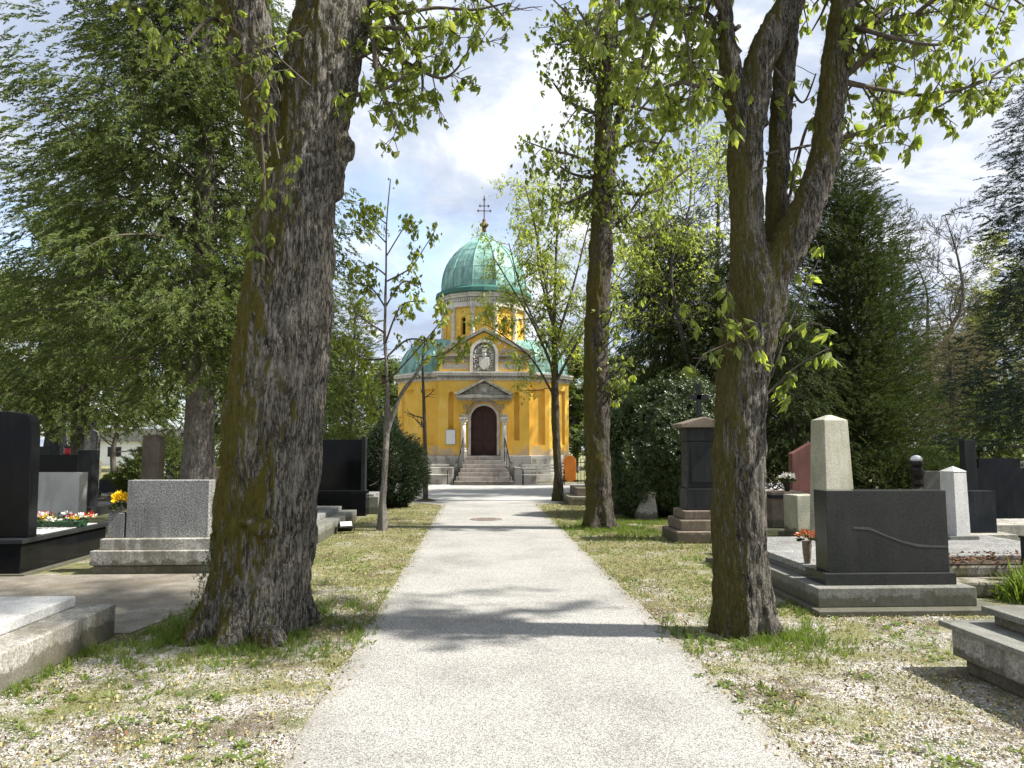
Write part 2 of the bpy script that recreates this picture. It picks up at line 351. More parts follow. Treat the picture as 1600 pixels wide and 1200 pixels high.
def groundm():
    m, nt, b = mat('gravel_and_moss', .95, .15); p = wpos(nt)
    v = nd(nt, 'TexVoronoi', {'Vector': p, 'Scale': 85, 'Randomness': 1})
    v2 = nd(nt, 'TexVoronoi', {'Vector': p, 'Scale': 45})
    cs = nd(nt, 'SeparateColor', {0: v.outputs['Color']}); cs2 = nd(nt, 'SeparateColor', {0: v2.outputs['Color']})
    gra = ramp(nt, mixc(nt, .35, cs.outputs[0], cs2.outputs[1]), [(.1, (.13, .115, .09)), (.35, (.33, .30, .26)), (.6, (.52, .49, .44)), (.85, (.72, .69, .65))])
    fine = noise(nt, p, 90, 3, .8)
    mos = ramp(nt, fine, [(.3, (.08, .085, .028)), (.5, (.20, .20, .075)), (.7, (.36, .345, .16))])
    gre = ramp(nt, fine, [(.3, (.05, .07, .015)), (.7, (.15, .19, .045))])
    bro = ramp(nt, fine, [(.3, (.06, .045, .03)), (.7, (.20, .15, .10))])
    y = nd(nt, 'SeparateXYZ', {0: nd(nt, 'NewGeometry').outputs['Position']}).outputs[1]
    yb = nd(nt, 'MapRange', {0: y, 1: 3.0, 2: 9.0, 3: -.03, 4: .13}).outputs[0]
    mk = mth(nt, 'ADD', noise(nt, p, 1.7, 8, .7), yb)
    c = mixc(nt, ramp(nt, mk, [(.46, 0), (.60, .92)]), gra, mos)
    c = mixc(nt, ramp(nt, noise(nt, nd(nt, 'Mapping', {'Vector': p, 'Location': (7, 3, 0)}).outputs[0], 1.3, 8, .72), [(.53, 0), (.62, .8)]), c, bro)
    c = mixc(nt, ramp(nt, noise(nt, nd(nt, 'Mapping', {'Vector': p, 'Location': (-4, 9, 0)}).outputs[0], 1.5, 8, .75), [(.55, 0), (.63, .75)]), c, gre)
    nt.links.new(c, b.inputs['Base Color'])
    bump(nt, b, mth(nt, 'ADD', mth(nt, 'MULTIPLY', v.outputs['Distance'], -1), mth(nt, 'MULTIPLY', fine, .8)), .9, .02); return m
GROUND = groundm()
def pathm():
    m, nt, b = mat('washed_aggregate', .9, .2); p = wpos(nt)
    v = nd(nt, 'TexVoronoi', {'Vector': p, 'Scale': 150}); cs = nd(nt, 'SeparateColor', {0: v.outputs['Color']})
    c = ramp(nt, mixc(nt, .3, cs.outputs[0], noise(nt, p, 160, 2, .8)), [(.15, (.12, .113, .10)), (.36, (.24, .232, .212)), (.6, (.33, .32, .298)), (.85, (.46, .447, .42))])
    big = noise(nt, p, .8, 7, .65)
    c = mixc(nt, 1.0, c, ramp(nt, big, [(.3, .72), (.5, .98), (.7, 1.12)]), 'MULTIPLY')
    xs = nd(nt, 'SeparateXYZ', {0: nd(nt, 'NewGeometry').outputs['Position']}).outputs[0]
    e = mth(nt, 'ABSOLUTE', mth(nt, 'SUBTRACT', xs, .33)); ed = mth(nt, 'ADD', e, mth(nt, 'MULTIPLY', noise(nt, p, 3, 6, .7), .35))
    c = mixc(nt, ramp(nt, nd(nt, 'MapRange', {0: ed, 1: 1.32, 2: 1.6}).outputs[0], [(0, 0), (1, .5)]), c, (.17, .15, .10))
    nt.links.new(c, b.inputs['Base Color']); bump(nt, b, v.outputs['Distance'], .35, .01); return m
PATH = pathm()
PLAZA = stone('pale_plaza_asphalt', (.36, .355, .34), .1, .25, 70, .3, (.30, .28, .25), .9, 0, .2, False)
PAD = stone('worn_brown_concrete', (.20, .18, .15), .3, .35, 70, .6, (.14, .115, .085), .95, .25, .3, False)

# ------------------------------------------------------------------ setting
rng = np.random.default_rng(11); random.seed(5)
def grid_sheet(x0, x1, y0, y1, nx, ny, z, amp, seed, sc=1.5):
    xs = np.linspace(x0, x1, nx+1); ys = np.linspace(y0, y1, ny+1); gx, gy = np.meshgrid(xs, ys)
    P = np.stack([gx.ravel(), gy.ravel(), np.full(gx.size, z)], 1); P[:, 2] += amp*(fbm(P*sc, 4, seed)-.5)*2
    idx = np.arange((nx+1)*(ny+1)).reshape(ny+1, nx+1)
    Fc = np.stack([idx[:-1, :-1].ravel(), idx[:-1, 1:].ravel(), idx[1:, 1:].ravel(), idx[1:, :-1].ravel()], 1); return P, Fc
bm = B(); prism(bm, [(-400, -60), (400, -60), (400, 600), (-400, 600)], -.5, 0)
obj('ground', bm, GROUND, kind='structure')
# the two edges of the path, slightly ragged
bm = B(); N = 260; ys = np.linspace(-4, 21.9, N)
eL = -.98+.03*(fbm(np.stack([ys*2.2, ys*0, ys*0+1], 1), 4, 3)-.5)*2; eR = 1.65+.03*(fbm(np.stack([ys*2.2, ys*0, ys*0+9], 1), 4, 4)-.5)*2
flare = np.clip((ys-20.3)/1.5, 0, 1)**2*.9; eL -= flare; eR += flare
rows = [[bm.verts.new((x, y, .008)) for x in (l, -.3, .33, 1, r_)] for l, r_, y in zip(eL, eR, ys)]
for a, b_ in zip(rows, rows[1:]):
    for i in range(4): bm.faces.new((a[i], a[i+1], b_[i+1], b_[i]))
obj('path', bm, PATH, kind='structure')
bm = B(); prism(bm, [(-16, 21.8), (14, 21.8), (14, 33.6), (-16, 33.6)], -.2, .004); obj('forecourt_paving', bm, PLAZA, kind='structure')
bm = B(); prism(bm, [(-12, 7.1), (-3.0, 6.65), (-2.7, 8.2), (-3.2, 9.68), (-12, 9.68)], -.2, .012); obj('pavement', bm, PAD, kind='structure')

# manhole
LIDM = simple('worn_iron_lid', (.17, .14, .115), .85, 0, .3, 40)
mh = thing('manhole_cover', 'round worn brownish manhole cover set flush in the middle of the pale path', 'manhole cover', (X(760, 16.7), 16.7, .009))
bm = B(); lathe(bm, [(.36, 0), (.36, .006), (.31, .006), (.31, .002)], 32, cap=False); obj('rim', bm, LIDM, mh)
bm = B(); lathe(bm, [(.305, 0), (.305, .007)], 32)
for i in range(-4, 5):
    for j in range(-4, 5):
        if i*i+j*j < 15: box(bm, i*.06-.018, i*.06+.018, j*.06-.018, j*.06+.018, .007, .011)
obj('lid', bm, LIDM, mh)

# ------------------------------------------------------------------ chapel
SC = 34/F; CX = X(756, 34)
ch = thing('chapel', 'small ochre yellow chapel with green copper domes at the end of the path', 'chapel', (CX, 34, 0))
def zx(px): return (px-756)*SC
def zz_(py): return CAMZ+(700-py)*SC
# body: front block with carved doorway and slit niches
ZP, ZC = 1.25, 4.72
def wing(sg, grow=0): 
    g = grow; return [(sg*1.9, .45-g), (sg*(3.1+g*.4), .75-g), (sg*(4.16+g), 1.85-g*.4), (sg*(4.16+g), 3.6), (sg*3.1, 4.7+g), (sg*1.9, 5.0+g)]
bm = B(); box(bm, -2.1, 2.1, 0, 5.6, ZP, ZC)
cut = B()
extr(cut, [(-.62, 0), (.62, 0)]+arc(0, 2.95, .62, 0, math.pi, 16), -.5, .45)
for s in (-1, 1): extr(cut, [(s*1.52-.12, 1.95), (s*1.52+.12, 1.95)]+arc(s*1.52, 4.08, .12, 0, math.pi, 8), -.5, .22)
obj('front_wall', carve(bm, cut), PLAST, ch)
for s in (-1, 1):
    bm = B(); pts = wing(s); prism(bm, pts if s > 0 else pts[::-1], ZP, ZC)
    cut = B()
    def panelcut(a, b, z0, z1):
        a, b = Vector((*a, 0)), Vector((*b, 0)); d = (b-a).normalized(); n = Vector((d.y, -d.x, 0)); L = (b-a).length
        m = .2*L
        for q0, q1, dep in ((a+d*m, b-d*m, .12),):
            vs = []
            for zq in (z0, z1):
                for q, dd in ((q0, .3), (q1, .3), (q1, -dep), (q0, -dep)):
                    vs.append(cut.verts.new(q+(n if n.y < 0 or abs(n.x) > .5 and n.x*s > 0 else -n)*dd+Vector((0, 0, zq))))
            for f in ((0, 1, 2, 3), (7, 6, 5, 4), (0, 4, 5, 1), (1, 5, 6, 2), (2, 6, 7, 3), (3, 7, 4, 0)): cut.faces.new([vs[i] for i in f])
    pp = [(s*2.1, .5)]+pts[1:4]
    for a, b in zip(pp, pp[1:]): panelcut(a, b, 1.75, 4.35)
    obj('side_wall', carve(bm, cut), PLAST, ch)
bm = B(); box(bm, -2.2, 2.2, -.1, 5.7, 0, ZP-.003)
for s in (-1, 1): pts = wing(s, .1); prism(bm, pts if s > 0 else pts[::-1], 0, ZP-.001)
obj('plinth', bm, PLINTH, ch, bevel=.03)
for s in (-1, 1): obj('stair_cheek', boxm(s*1.85-.5, s*1.85+.5, -1.2, -.1, 0, .75), PLINTH, ch, bevel=.03)
# door
dr = obj('door', boxm(-.0, .0001, .3, .3001, 1, 1.0001), DOORW, ch)
def arch_leaf(s):
    bm = B(); pts = [(s*.012, 1.27), (s*.6, 1.27)]+[p for p in arc(0, 2.95, .6, 0 if s > 0 else math.pi, math.pi/2, 10)][0:10]+[(s*.012, 3.545)]
    extr(bm, pts, .26, .32)
    for z0, z1 in ((1.38, 1.85), (1.95, 2.35), (2.45, 2.95)):
        box(bm, min(s*.1, s*.52), max(s*.1, s*.52), .235, .262, z0, z1)
        box(bm, min(s*.17, s*.45), max(s*.17, s*.45), .215, .236, z0+.07, z1-.07, .02, 0)
    box(bm, min(s*.1, s*.36), max(s*.1, s*.36), .235, .262, 3.05, 3.32)
    return bm
for s in (-1, 1): obj('door_leaf', arch_leaf(s), DOORW, dr, bevel=.006)
bm = B(); tube(bm, [(.06, .2, 2.28), (.06, .12, 2.28), (.06, .12, 2.14), (.06, .2, 2.14)], .012); obj('handle', bm, IRON, dr)
# portal surround
bm = B(); pts = [(-1.1, ZP), (-.78, ZP)]+arc(0, 2.95, .78, math.pi, 0, 20)+[(.78, ZP), (1.1, ZP), (1.1, 3.88), (-1.1, 3.88)]
extr(bm, pts, -.14, -.002); obj('portal_wall', bm, PLAST, ch)
def ring(bm, r0, r1, y0, y1, zs=2.95, leg=None):
    lg = leg if leg is not None else zs
    extr(bm, [(-r1, lg)]+arc(0, zs, r1, math.pi, 0, 20)+[(r1, lg), (r0, lg)]+arc(0, zs, r0, 0, math.pi, 20)+[(-r0, lg)], y0, y1)
bm = B(); ring(bm, .6, .72, -.02, .1, leg=ZP+.02); obj('arch_moulding', bm, WSTONE, ch)
bm = B(); ring(bm, .78, .87, -.20, -.142, leg=2.9); obj('outer_arch_moulding', bm, GSTONE, ch)
bm = B(); box(bm, -1.28, 1.28, -.42, -.003, 3.88, 4.03); box(bm, -1.2, 1.2, -.36, -.003, 3.80, 3.878)
for i in range(17): box(bm, -1.15+i*.137, -1.08+i*.137, -.35, -.30, 3.74, 3.80)
for s in (-1, 1): extr(bm, [(s*1.34, 4.03), (s*1.34, 4.10), (0, 4.76), (0, 4.66), (s*1.16, 4.033)], -.46, -.004)
obj('portal_pediment', bm, GSTONE, ch, bevel=.01)
bm = B(); extr(bm, [(-1.1, 4.034), (1.1, 4.034), (0, 4.60)], -.22, -.004); obj('tympanum', bm, GSTONE, ch)
def lattice(bm, x0, x1, z0, z1, n, y, t=.02, w=.014):
    for i in range(n):
        a = x0+(x1-x0)*i/n; b = x0+(x1-x0)*(i+1)/n; m = (a+b)/2; zm = (z0+z1)/2
        for q in (((a, z0), (b, z1)), ((a, z1), (b, z0))):
            tube(bm, [(q[0][0], y, q[0][1]), (q[1][0], y, q[1][1])], w, 4)
        tube(bm, [(a, y, zm), (m, y, z1), (b, y, zm), (m, y, z0), (a, y, zm)], w, 4)
bm = B()
for k in range(4): z = 4.08+k*.12; wd = 1.0-(z-4.034)/.566*1.05; lattice(bm, -wd, wd, z, z+.1, max(2, int(wd*9)), -.225)
blob(bm, (0, -.23, 4.25), .12, 2, (1, .4, 1)); obj('tympanum_relief', bm, WSTONE, ch)
for s in (-1, 1):
    bm = B()
    for k in range(7): a = k/7*6.28; blob(bm, (s*.85+.1*math.cos(a), -.15, 3.5+.1*math.sin(a)), .035, 1, (1, .5, 1))
    blob(bm, (s*.85, -.15, 3.5), .05, 1, (1, .5, 1)); obj('rosette', bm, GSTONE, ch)
    c = (s*.93, -.33)
    co = thing('column', '', '', (0, 0, 0)); del co['label']; del co['category']; co.parent = ch
    bm = B(); lathe(bm, [(.105, 1.62), (.11, 1.8), (.105, 2.3), (.09, 2.68)], 20, c); obj('shaft', bm, WSTONE, co, smooth=True)
    bm = B(); lathe(bm, [(.09, 2.66), (.12, 2.69), (.10, 2.72), (.13, 2.84), (.19, 2.92)], 16, c); box(bm, c[0]-.19, c[0]+.19, c[1]-.19, c[1]+.19, 2.92, 2.99)
    for k in range(8): a = k*math.pi/4; blob(bm, (c[0]+.15*math.cos(a), c[1]+.15*math.sin(a), 2.84), .045, 1)
    obj('capital', bm, WSTONE, co)
    bm = B(); box(bm, c[0]-.17, c[0]+.17, c[1]-.17, c[1]+.17, .75, 1.42, .015); lathe(bm, [(.17, 1.42), (.17, 1.48), (.13, 1.52), (.15, 1.56), (.11, 1.62)], 18, c)
    obj('base', bm, WSTONE, co, bevel=.01)
for s in (-1, 1): obj('impost', boxm(s*.92-.17, s*.92+.17, -.46, -.143, 2.992, 3.12), GSTONE, ch, bevel=.01)
# steps
for k in range(7):
    z1 = 1.22-k*.174; wd = .78+k*.085; obj('step', boxm(-wd, wd, -.36-(k+1)*.235, -.30-k*.235+.02, max(0, z1-.174+.002) if k < 6 else 0, z1), STEP, ch, bevel=.012)
obj('threshold', boxm(-.76, .76, -.36, .3, .9, 1.24), STEP, ch, bevel=.01)
obj('stair_core', boxm(-.74, .74, -1.5, -.1, 0, .30), PLINTH, ch)
# cornices
def course(bm, z0, z1, out, dent=None):
    o = out
    box(bm, -2.1-o, 2.1+o, -o, 5.6+o, z0, z1)
    for s in (-1, 1):
        pts = wing(s, o+.001); prism(bm, pts if s > 0 else pts[::-1], z0+.002, z1+.001)
bm = B(); course(bm, ZC, ZC+.09, .05); course(bm, ZC+.21, ZC+.32, .19); course(bm, ZC+.32, ZC+.40, .24)
course(bm, ZC+.09, ZC+.21, .07)
obj('cornice', bm, WSTONE, ch)
bm = B()
def dents(a, b, n, z0, z1, dep=.1, w=.5, inward=None):
    if n > 1: dents(a, b, 1, z0+.03, z0+.05, .03, 1.0, inward)
    a, b = Vector((*a, 0)), Vector((*b, 0)); d = b-a; L = d.length; d.normalize(); nn = Vector((d.y, -d.x, 0))
    if inward is not None and nn.dot(Vector((*inward, 0))-a) > 0: nn = -nn
    for i in range(n):
        p = a+d*(L*(i+.5)/n); h = d*(L/n*w/2)
        vs = [bm.verts.new(q+Vector((0, 0, z))) for z in (z0, z1) for q in (p-h-nn*.02, p+h-nn*.02, p+h+nn*dep, p-h+nn*dep)]
        for f in ((3, 2, 1, 0), (4, 5, 6, 7), (0, 1, 5, 4), (1, 2, 6, 5), (2, 3, 7, 6), (3, 0, 4, 7)): bm.faces.new([vs[i] for i in f])
dents((-2.15, -.07), (2.15, -.07), 36, ZC+.10, ZC+.208, .09, .5, (0, 3)); obj('dentil_row', bm, GSTONE, ch)
for s in (-1, 1):
    pts = wing(s, .07)
    bm = B()
    for a, b in zip(pts[:3], pts[1:4]): dents(a, b, max(4, int((Vector(b)-Vector(a)).length/.12)), ZC+.10, ZC+.208, .09, .5, (s*2, 2.7))
    obj('dentil_row', bm, GSTONE, ch)
# attic
ZA = ZC+.40
bm = B(); box(bm, -2.08, 2.08, .02, 5.5, ZA, ZA+.72); obj('attic_wall', bm, PLAST, ch)
bm = B(); box(bm, -2.14, 2.14, -.04, 5.56, ZA+.48, ZA+.60); box(bm, -2.2, 2.2, -.10, 5.6, ZA+.72, ZA+.82)
for i in range(38): x = -2.1+i*.1135; box(bm, x-.025, x+.025, -.085, -.04, ZA+.61, ZA+.71)
obj('string_course', bm, GSTONE, ch)
for a, b in ((-1.95, -.75), (.75, 1.95)):
    bm = B(); lattice(bm, a, b, ZA+.12, ZA+.40, 9, 0, w=.02); obj('relief_band', bm, WSTONE, ch)
ZG = ZA+.82
bm = B(); extr(bm, [(-2.0, ZG), (2.0, ZG), (0, ZG+1.05)], .0, .9); obj('gable_wall', bm, PLAST, ch)
bm = B()
for s in (-1, 1): extr(bm, [(s*2.25, ZG+.002), (s*2.25, ZG+.10), (0, ZG+1.26), (0, ZG+1.10), (s*2.02, ZG+.002)], -.14, 1.0)
obj('gable_coping', bm, GSTONE, ch, bevel=.01)
for s in (-1, 1):
    bm = B(); lattice(bm, min(s*1.5, s*.75), max(s*1.5, s*.75), ZG+.06, ZG+.26, 5, -.02); obj('gable_relief', bm, WSTONE, ch)
    for x, z, r_ in ((.72, .52, .09), (.98, .36, .07)): bm = B(); blob(bm, (s*x, -.01, ZG+z), r_, 1, (1, .4, 1)); obj('rosette', bm, WSTONE, ch)
# coat of arms
arms = thing('coat_of_arms', '', ''); del arms['label']; del arms['category']; arms.parent = ch
zc = ZA+.85
bm = B(); extr(bm, [(-.66, ZA+.002)]+[(-.66, zc)]+arc(0, zc, .66, math.pi, 0, 20)[1:]+[(.66, ZA+.002), (.52, ZA+.002), (.52, zc)]+arc(0, zc, .52, 0, math.pi, 20)[1:]+[(-.52, ZA+.002)], -.16, 0.0)
obj('niche_frame', bm, WSTONE, arms)
bm = B(); extr(bm, [(-.52, ZA+.004), (.52, ZA+.004)]+arc(0, zc, .52, 0, math.pi, 20), -.03, 0.018); obj('niche_back', bm, GSTONE, arms)
bm = B(); shield = [(-.24, .62), (-.24, .30), (-.2, .18), (-.1, .08), (0, .03), (.1, .08), (.2, .18), (.24, .30), (.24, .62)]
extr(bm, [(x, ZA+.05+z) for x, z in shield], -.15, -.03); obj('shield', bm, WSTONE, arms, bevel=.02)
bm = B(); blob(bm, (0, -.12, ZA+.80), .12, 2, (.9, .6, 1.1)); box(bm, -.1, .1, -.2, -.04, ZA+.90, ZA+.97)
for i in range(5): tube(bm, [(-.08+i*.04, -.13, ZA+.97), (-.13+i*.065, -.13, ZA+1.10)], [.018, .022], 6)
tube(bm, [(-.22, -.1, ZA+1.12), (-.12, -.14, ZA+1.2), (0, -.14, ZA+1.16), (.12, -.14, ZA+1.2), (.22, -.1, ZA+1.12)], .03, 6)
obj('crowned_helmet', bm, WSTONE, arms, smooth=False)
for s in (-1, 1):
    bm = B()
    for (x, z, r0) in ((.33, .95, .10), (.38, .72, .10), (.36, .50, .11), (.33, .28, .10), (.20, .12, .07), (.20, 1.10, .06)):
        pts = [(s*(x+r0*(1-k/11)*math.cos(k*.75+s)), -.1, ZA+z+r0*(1-k/11)*math.sin(k*.75+s)) for k in range(9)]
        tube(bm, pts, [.035-.0022*k for k in range(9)], 5)
    obj('mantling', bm, WSTONE, arms)
# side domes
def dome_prof(r, h, z0, n=9): return [(r*math.cos(k/n*math.pi/2)**.72 if k < n else .02, z0+h*math.sin(k/n*math.pi/2)) for k in range(n+1)]
for s in (-1, 1):
    c = (s*2.0, 2.75); pr = [(2.38, ZA+.0), (2.34, ZA+.06), (2.2, ZA+.10)]+dome_prof(2.2, 1.72, ZA+.12)
    bm = B(); lathe(bm, pr, 16, c, math.pi/16); sd = obj('side_dome', bm, COPPER, ch, smooth=False)
    bm = B()
    for k in range(16):
        a = math.pi/16+k*math.pi/8; tube(bm, [(c[0]+(r+.01)*math.cos(a), c[1]+(r+.01)*math.sin(a), z+.01) for r, z in pr[2:]], .022, 5)
    obj('seam', bm, COPPER, sd)
# drum
DC = (0, 3.0)
dm = thing('drum', '', ''); del dm['label']; del dm['category']; dm.parent = ch
Z0, Z1 = ZA+.6, 8.40; RD = 2.08; n12 = 12; a0 = -math.pi/2+math.pi/12
poly = [(DC[0]+RD*math.cos(a0+2*math.pi*k/12), DC[1]+RD*math.sin(a0+2*math.pi*k/12)) for k in range(12)]
bm = B(); prism(bm, poly, Z0, Z1); cut = B(); ap = RD*math.cos(math.pi/12)
def faceM(k): return Matrix.Translation((DC[0], DC[1], 0)) @ Matrix.Rotation(2*math.pi*k/12, 4, 'Z') @ Matrix.Translation((0, -ap, 0))
ZW = 7.05
for k in range(12):
    if k % 2: extr(cut, [(-.13, ZW), (.13, ZW)]+arc(0, ZW+.75, .13, 0, math.pi, 8), -.3, .25, faceM(k))
    else: extr(cut, [(-.26, ZW-.1), (.26, ZW-.1)]+arc(0, ZW+.7, .26, 0, math.pi, 10), -.3, .05, faceM(k))
obj('drum_wall', carve(bm, cut), PLAST, dm)
for k in range(12):
    if k % 2:
        bm = B(); extr(bm, [(-.13, ZW), (.13, ZW)]+arc(0, ZW+.75, .13, 0, math.pi, 8), .2, .24, faceM(k)); obj('window', bm, DARKHOLE, dm)
for k in range(0, 12, 2):
    bm = B(); M = faceM(k); extr(bm, [(-.34, ZW+.7)]+arc(0, ZW+.7, .34, math.pi, 0, 12)+[(.34, ZW+.7), (.26, ZW+.7)]+arc(0, ZW+.7, .26, 0, math.pi, 12)+[(-.26, ZW+.7)], -.05, -.001, M)
    obj('blind_arch_hood', bm, WSTONE, dm)
for k in range(12):
    c = (DC[0]+(RD+.03)*math.cos(a0+2*math.pi*k/12), DC[1]+(RD+.03)*math.sin(a0+2*math.pi*k/12))
    bm = B(); lathe(bm, [(.14, 6.6), (.14, 6.78), (.10, 6.84), (.085, 8.15), (.11, 8.2), (.13, 8.32), (.14, 8.4)], 12, c); obj('drum_column', bm, WSTONE, dm)
bm = B(); sc = lambda r: [(DC[0]+r*math.cos(a0+2*math.pi*k/12), DC[1]+r*math.sin(a0+2*math.pi*k/12)) for k in range(12)]
prism(bm, sc(2.24), 8.40, 8.62); prism(bm, sc(2.19), 8.62, 8.86); prism(bm, sc(2.30), 8.86, 8.98); prism(bm, sc(2.36), 8.98, 9.06); prism(bm, sc(2.24), 6.38, 6.6)
ent = bm; pp = sc(2.19)
for k in range(12):
    dents(pp[k], pp[(k+1) % 12], 9, 8.68, 8.82, .07, .5, DC)
obj('entablature', bm, WSTONE, dm)
bm = B(); lathe(bm, [(2.36, 9.062), (2.46, 9.10), (2.44, 9.28), (2.22, 9.42), (2.16, 9.42)], 24, DC, a0); obj('dome_rim', bm, DCOPPER, ch)
prof = [(2.17, 9.42), (2.18, 9.7), (2.14, 10.05), (2.06, 10.4), (1.93, 10.75), (1.75, 11.08), (1.5, 11.4), (1.2, 11.7), (.9, 11.94), (.6, 12.13), (.36, 12.27), (.2, 12.42), (.13, 12.6)]
bm = B(); lathe(bm, prof, 12, DC, a0); dmm = obj('main_dome', bm, COPPER, ch)
bm = B()
for k in range(12):
    a = a0+k*math.pi/6; tube(bm, [(DC[0]+(r+.012)*math.cos(a), DC[1]+(r+.012)*math.sin(a), z) for r, z in prof], .032, 6)
for zr in (3, 6):
    r, z = prof[zr]; tube(bm, [(DC[0]+(r+.004)*math.cos(a0+k*math.pi/6), DC[1]+(r+.004)*math.sin(a0+k*math.pi/6), z) for k in range(13)], .012, 4)
for k in range(12):
    a = a0+(k+.5)*math.pi/6; q = math.cos(math.pi/12); tube(bm, [(DC[0]+(r*q+.004)*math.cos(a), DC[1]+(r*q+.004)*math.sin(a), z) for r, z in prof[:7]], .012, 4)
obj('rib', bm, COPPER, dmm)
bm = B(); lathe(bm, [(.13, 12.58), (.11, 12.75), (.10, 12.85), (.2, 12.95), (.24, 13.03), (.2, 13.08), (.09, 13.14), (.10, 13.25), (.07, 13.32), (.03, 13.35)], 16, DC); obj('finial', bm, COPPR, ch, smooth=True)
bm = B(); y = DC[1]; tube(bm, [(0, y, 13.3), (0, y, 14.45)], .028, 8)
for z, hw in ((13.76, .33), (14.02, .24)):
    tube(bm, [(-hw, y, z), (hw, y, z)], .022, 8)
    for s in (-1, 1): blob(bm, (s*hw, y, z), .045, 1); blob(bm, (s*(hw-.03), y, z+.05), .03, 1); blob(bm, (s*(hw-.03), y, z-.05), .03, 1)
blob(bm, (0, y, 14.42), .05, 1); blob(bm, (.045, y, 14.34), .035, 1); blob(bm, (-.045, y, 14.34), .035, 1); blob(bm, (0, y, 14.52), .03, 1, (1, 1, 2))
for z in (13.76, 14.02): blob(bm, (0, y, z), .05, 1)
obj('cross', bm, COPPR, ch)
# notice board
nb = thing('notice_board', 'white framed notice board on the yellow wall left of the chapel door', 'notice board', (CX+zx(704.5), 33.99, 1.75))
obj('frame', boxm(-.23, .23, -.035, .0, 0, .70), GRL, nb, bevel=.008); obj('panel', boxm(-.2, .2, -.042, -.034, .03, .67), WHITE, nb)
# handrails
for s, lab in ((-1, 'thin black iron handrail on the left side of the chapel steps'), (1, 'thin black iron handrail on the right side of the chapel steps')):
    h = thing('handrail', lab, 'handrail', (CX+s*1.12, 32.1, 0), 0, 'handrails of the chapel steps')
    bm = B(); tube(bm, [(s*.12, -.15, .95), (0, 0, 1.0), (-s*.18, 1.35, 2.05), (-s*.18, 1.5, 2.05)], .022, 8); obj('rail', bm, IRON, h)
    for x, y, z0, z1 in ((s*.0, 0, 0, 1.0), (-s*.1, .75, .55, 1.58), (-s*.18, 1.4, 1.0, 2.05)):
        bm = B(); tube(bm, [(x, y, z0), (x, y, z1)], .016, 6); obj('post', bm, IRON, h)
# benches
def bench(name_label, px0, px1, Y):
    x0, x1 = X(px0, Y), X(px1, Y); b = thing('park_bench', name_label, 'bench', ((x0+x1)/2, Y, 0), 0, 'benches in front of the chapel')
    L = (x1-x0)/2
    bm = B()
    for k in range(4): box(bm, -L+.03, L-.03, -.2+k*.11, -.12+k*.11, .42, .45)
    obj('seat', bm, WOOD, b, bevel=.006)
    bm = B()
    for k in range(3): box(bm, -L+.03, L-.03, .26+k*.02, .285+k*.02, .55+k*.13, .63+k*.13)
    obj('backrest', bm, WOOD, b, bevel=.006)
    for s in (-1, 1):
        bm = B(); x = s*(L-.06)
        tube(bm, [(x, -.2, 0), (x, -.2, .41), (x, -.2, .62), (x, .25, .62)], .018, 6); tube(bm, [(x, .3, 0), (x, .24, .42), (x, .36, .95)], .018, 6); tube(bm, [(x, -.22, .41), (x, .26, .41)], .018, 6)
        obj('iron_side', bm, IRON, b)
    return b
bench('slatted pale bench before the chapel plinth, left of the steps', 652, 702, 32.7)
bench('slatted pale bench before the chapel plinth, right of the steps', 815, 883, 32.2)
# railing right of chapel, orange barrier
f = thing('iron_fence', 'low black iron railing beside the right corner of the chapel', 'fence', (5.3, 33.2, 0))
for z in (.12, .95): bm = B(); tube(bm, [(-.9, 0, z), (1.1, 0, z)], .02, 6); obj('rail', bm, IRON, f)
for i in range(13): bm = B(); tube(bm, [(-.85+i*.155, 0, 0), (-.85+i*.155, 0, 1.08)], .012, 5); blob(bm, (-.85+i*.155, 0, 1.1), .025, 1); obj('bar', bm, IRON, f)
ob = thing('construction_barrier', 'bright orange plastic barrier leaning behind the right corner of the chapel', 'barrier', (X(890, 35.2), 35.2, 0))
bm = B(); pts = [(-.3, 0), (.3, 0)]+arc(0, .95, .3, 0, math.pi, 10); extr(bm, pts, -.04, .04); obj('panel', bm, ORANGE, ob, bevel=.02)
bm = B(); box(bm, -.4, -.2, -.25, .25, -.0, .08); box(bm, .2, .4, -.25, .25, 0, .08); obj('foot', bm, BLKD, ob)

# ------------------------------------------------------------------ graves
def grave(name, label, cat, x, y, rot=0, group=None): return thing(name, label, cat, (x, y, 0), rot, group)
def stepped_top(x0, x1, z0, z1, r, n=6):              # outline with rounded shoulders
    return [(x0, z0), (x1, z0)]+arc(x1-r, z1-r, r, 0, math.pi/2, n)+arc(x0+r, z1-r, r, math.pi/2, math.pi, n)
# front left ledger tomb
g = grave('ledger_tomb', 'pale grey slab tomb with concrete kerb in the left foreground', 'tomb', -4.15, 4.54)
obj('kerb', boxm(-1.05, 1.05, -2.3, 2.06, 0, .27), CONC, g, bevel=.012)
obj('cover_slab', boxm(-.8, .77, -2.1, 1.95, .271, .36), GRL, g, bevel=.012)
# front right ledger tomb
g = grave('ledger_tomb', 'two tiered tomb with dark granite slabs in the right foreground', 'tomb', 4.6, 3.34)
obj('foundation', boxm(-1.12, 1.2, -2.4, 1.92, 0, .11), CONCW, g, bevel=.02)
obj('side_wall', boxm(-1.17, 1.25, -2.5, 1.98, .111, .305), CONC, g, bevel=.006)
obj('lower_slab', boxm(-1.23, 1.3, -2.6, 2.04, .306, .345), DBASE, g, bevel=.006)
obj('inner_wall', boxm(-.92, 1.0, -2.3, 1.88, .346, .42), CONCW, g, bevel=.01)
obj('upper_slab', boxm(-.97, 1.05, -2.4, 1.94, .421, .465), DBASE, g, bevel=.006)
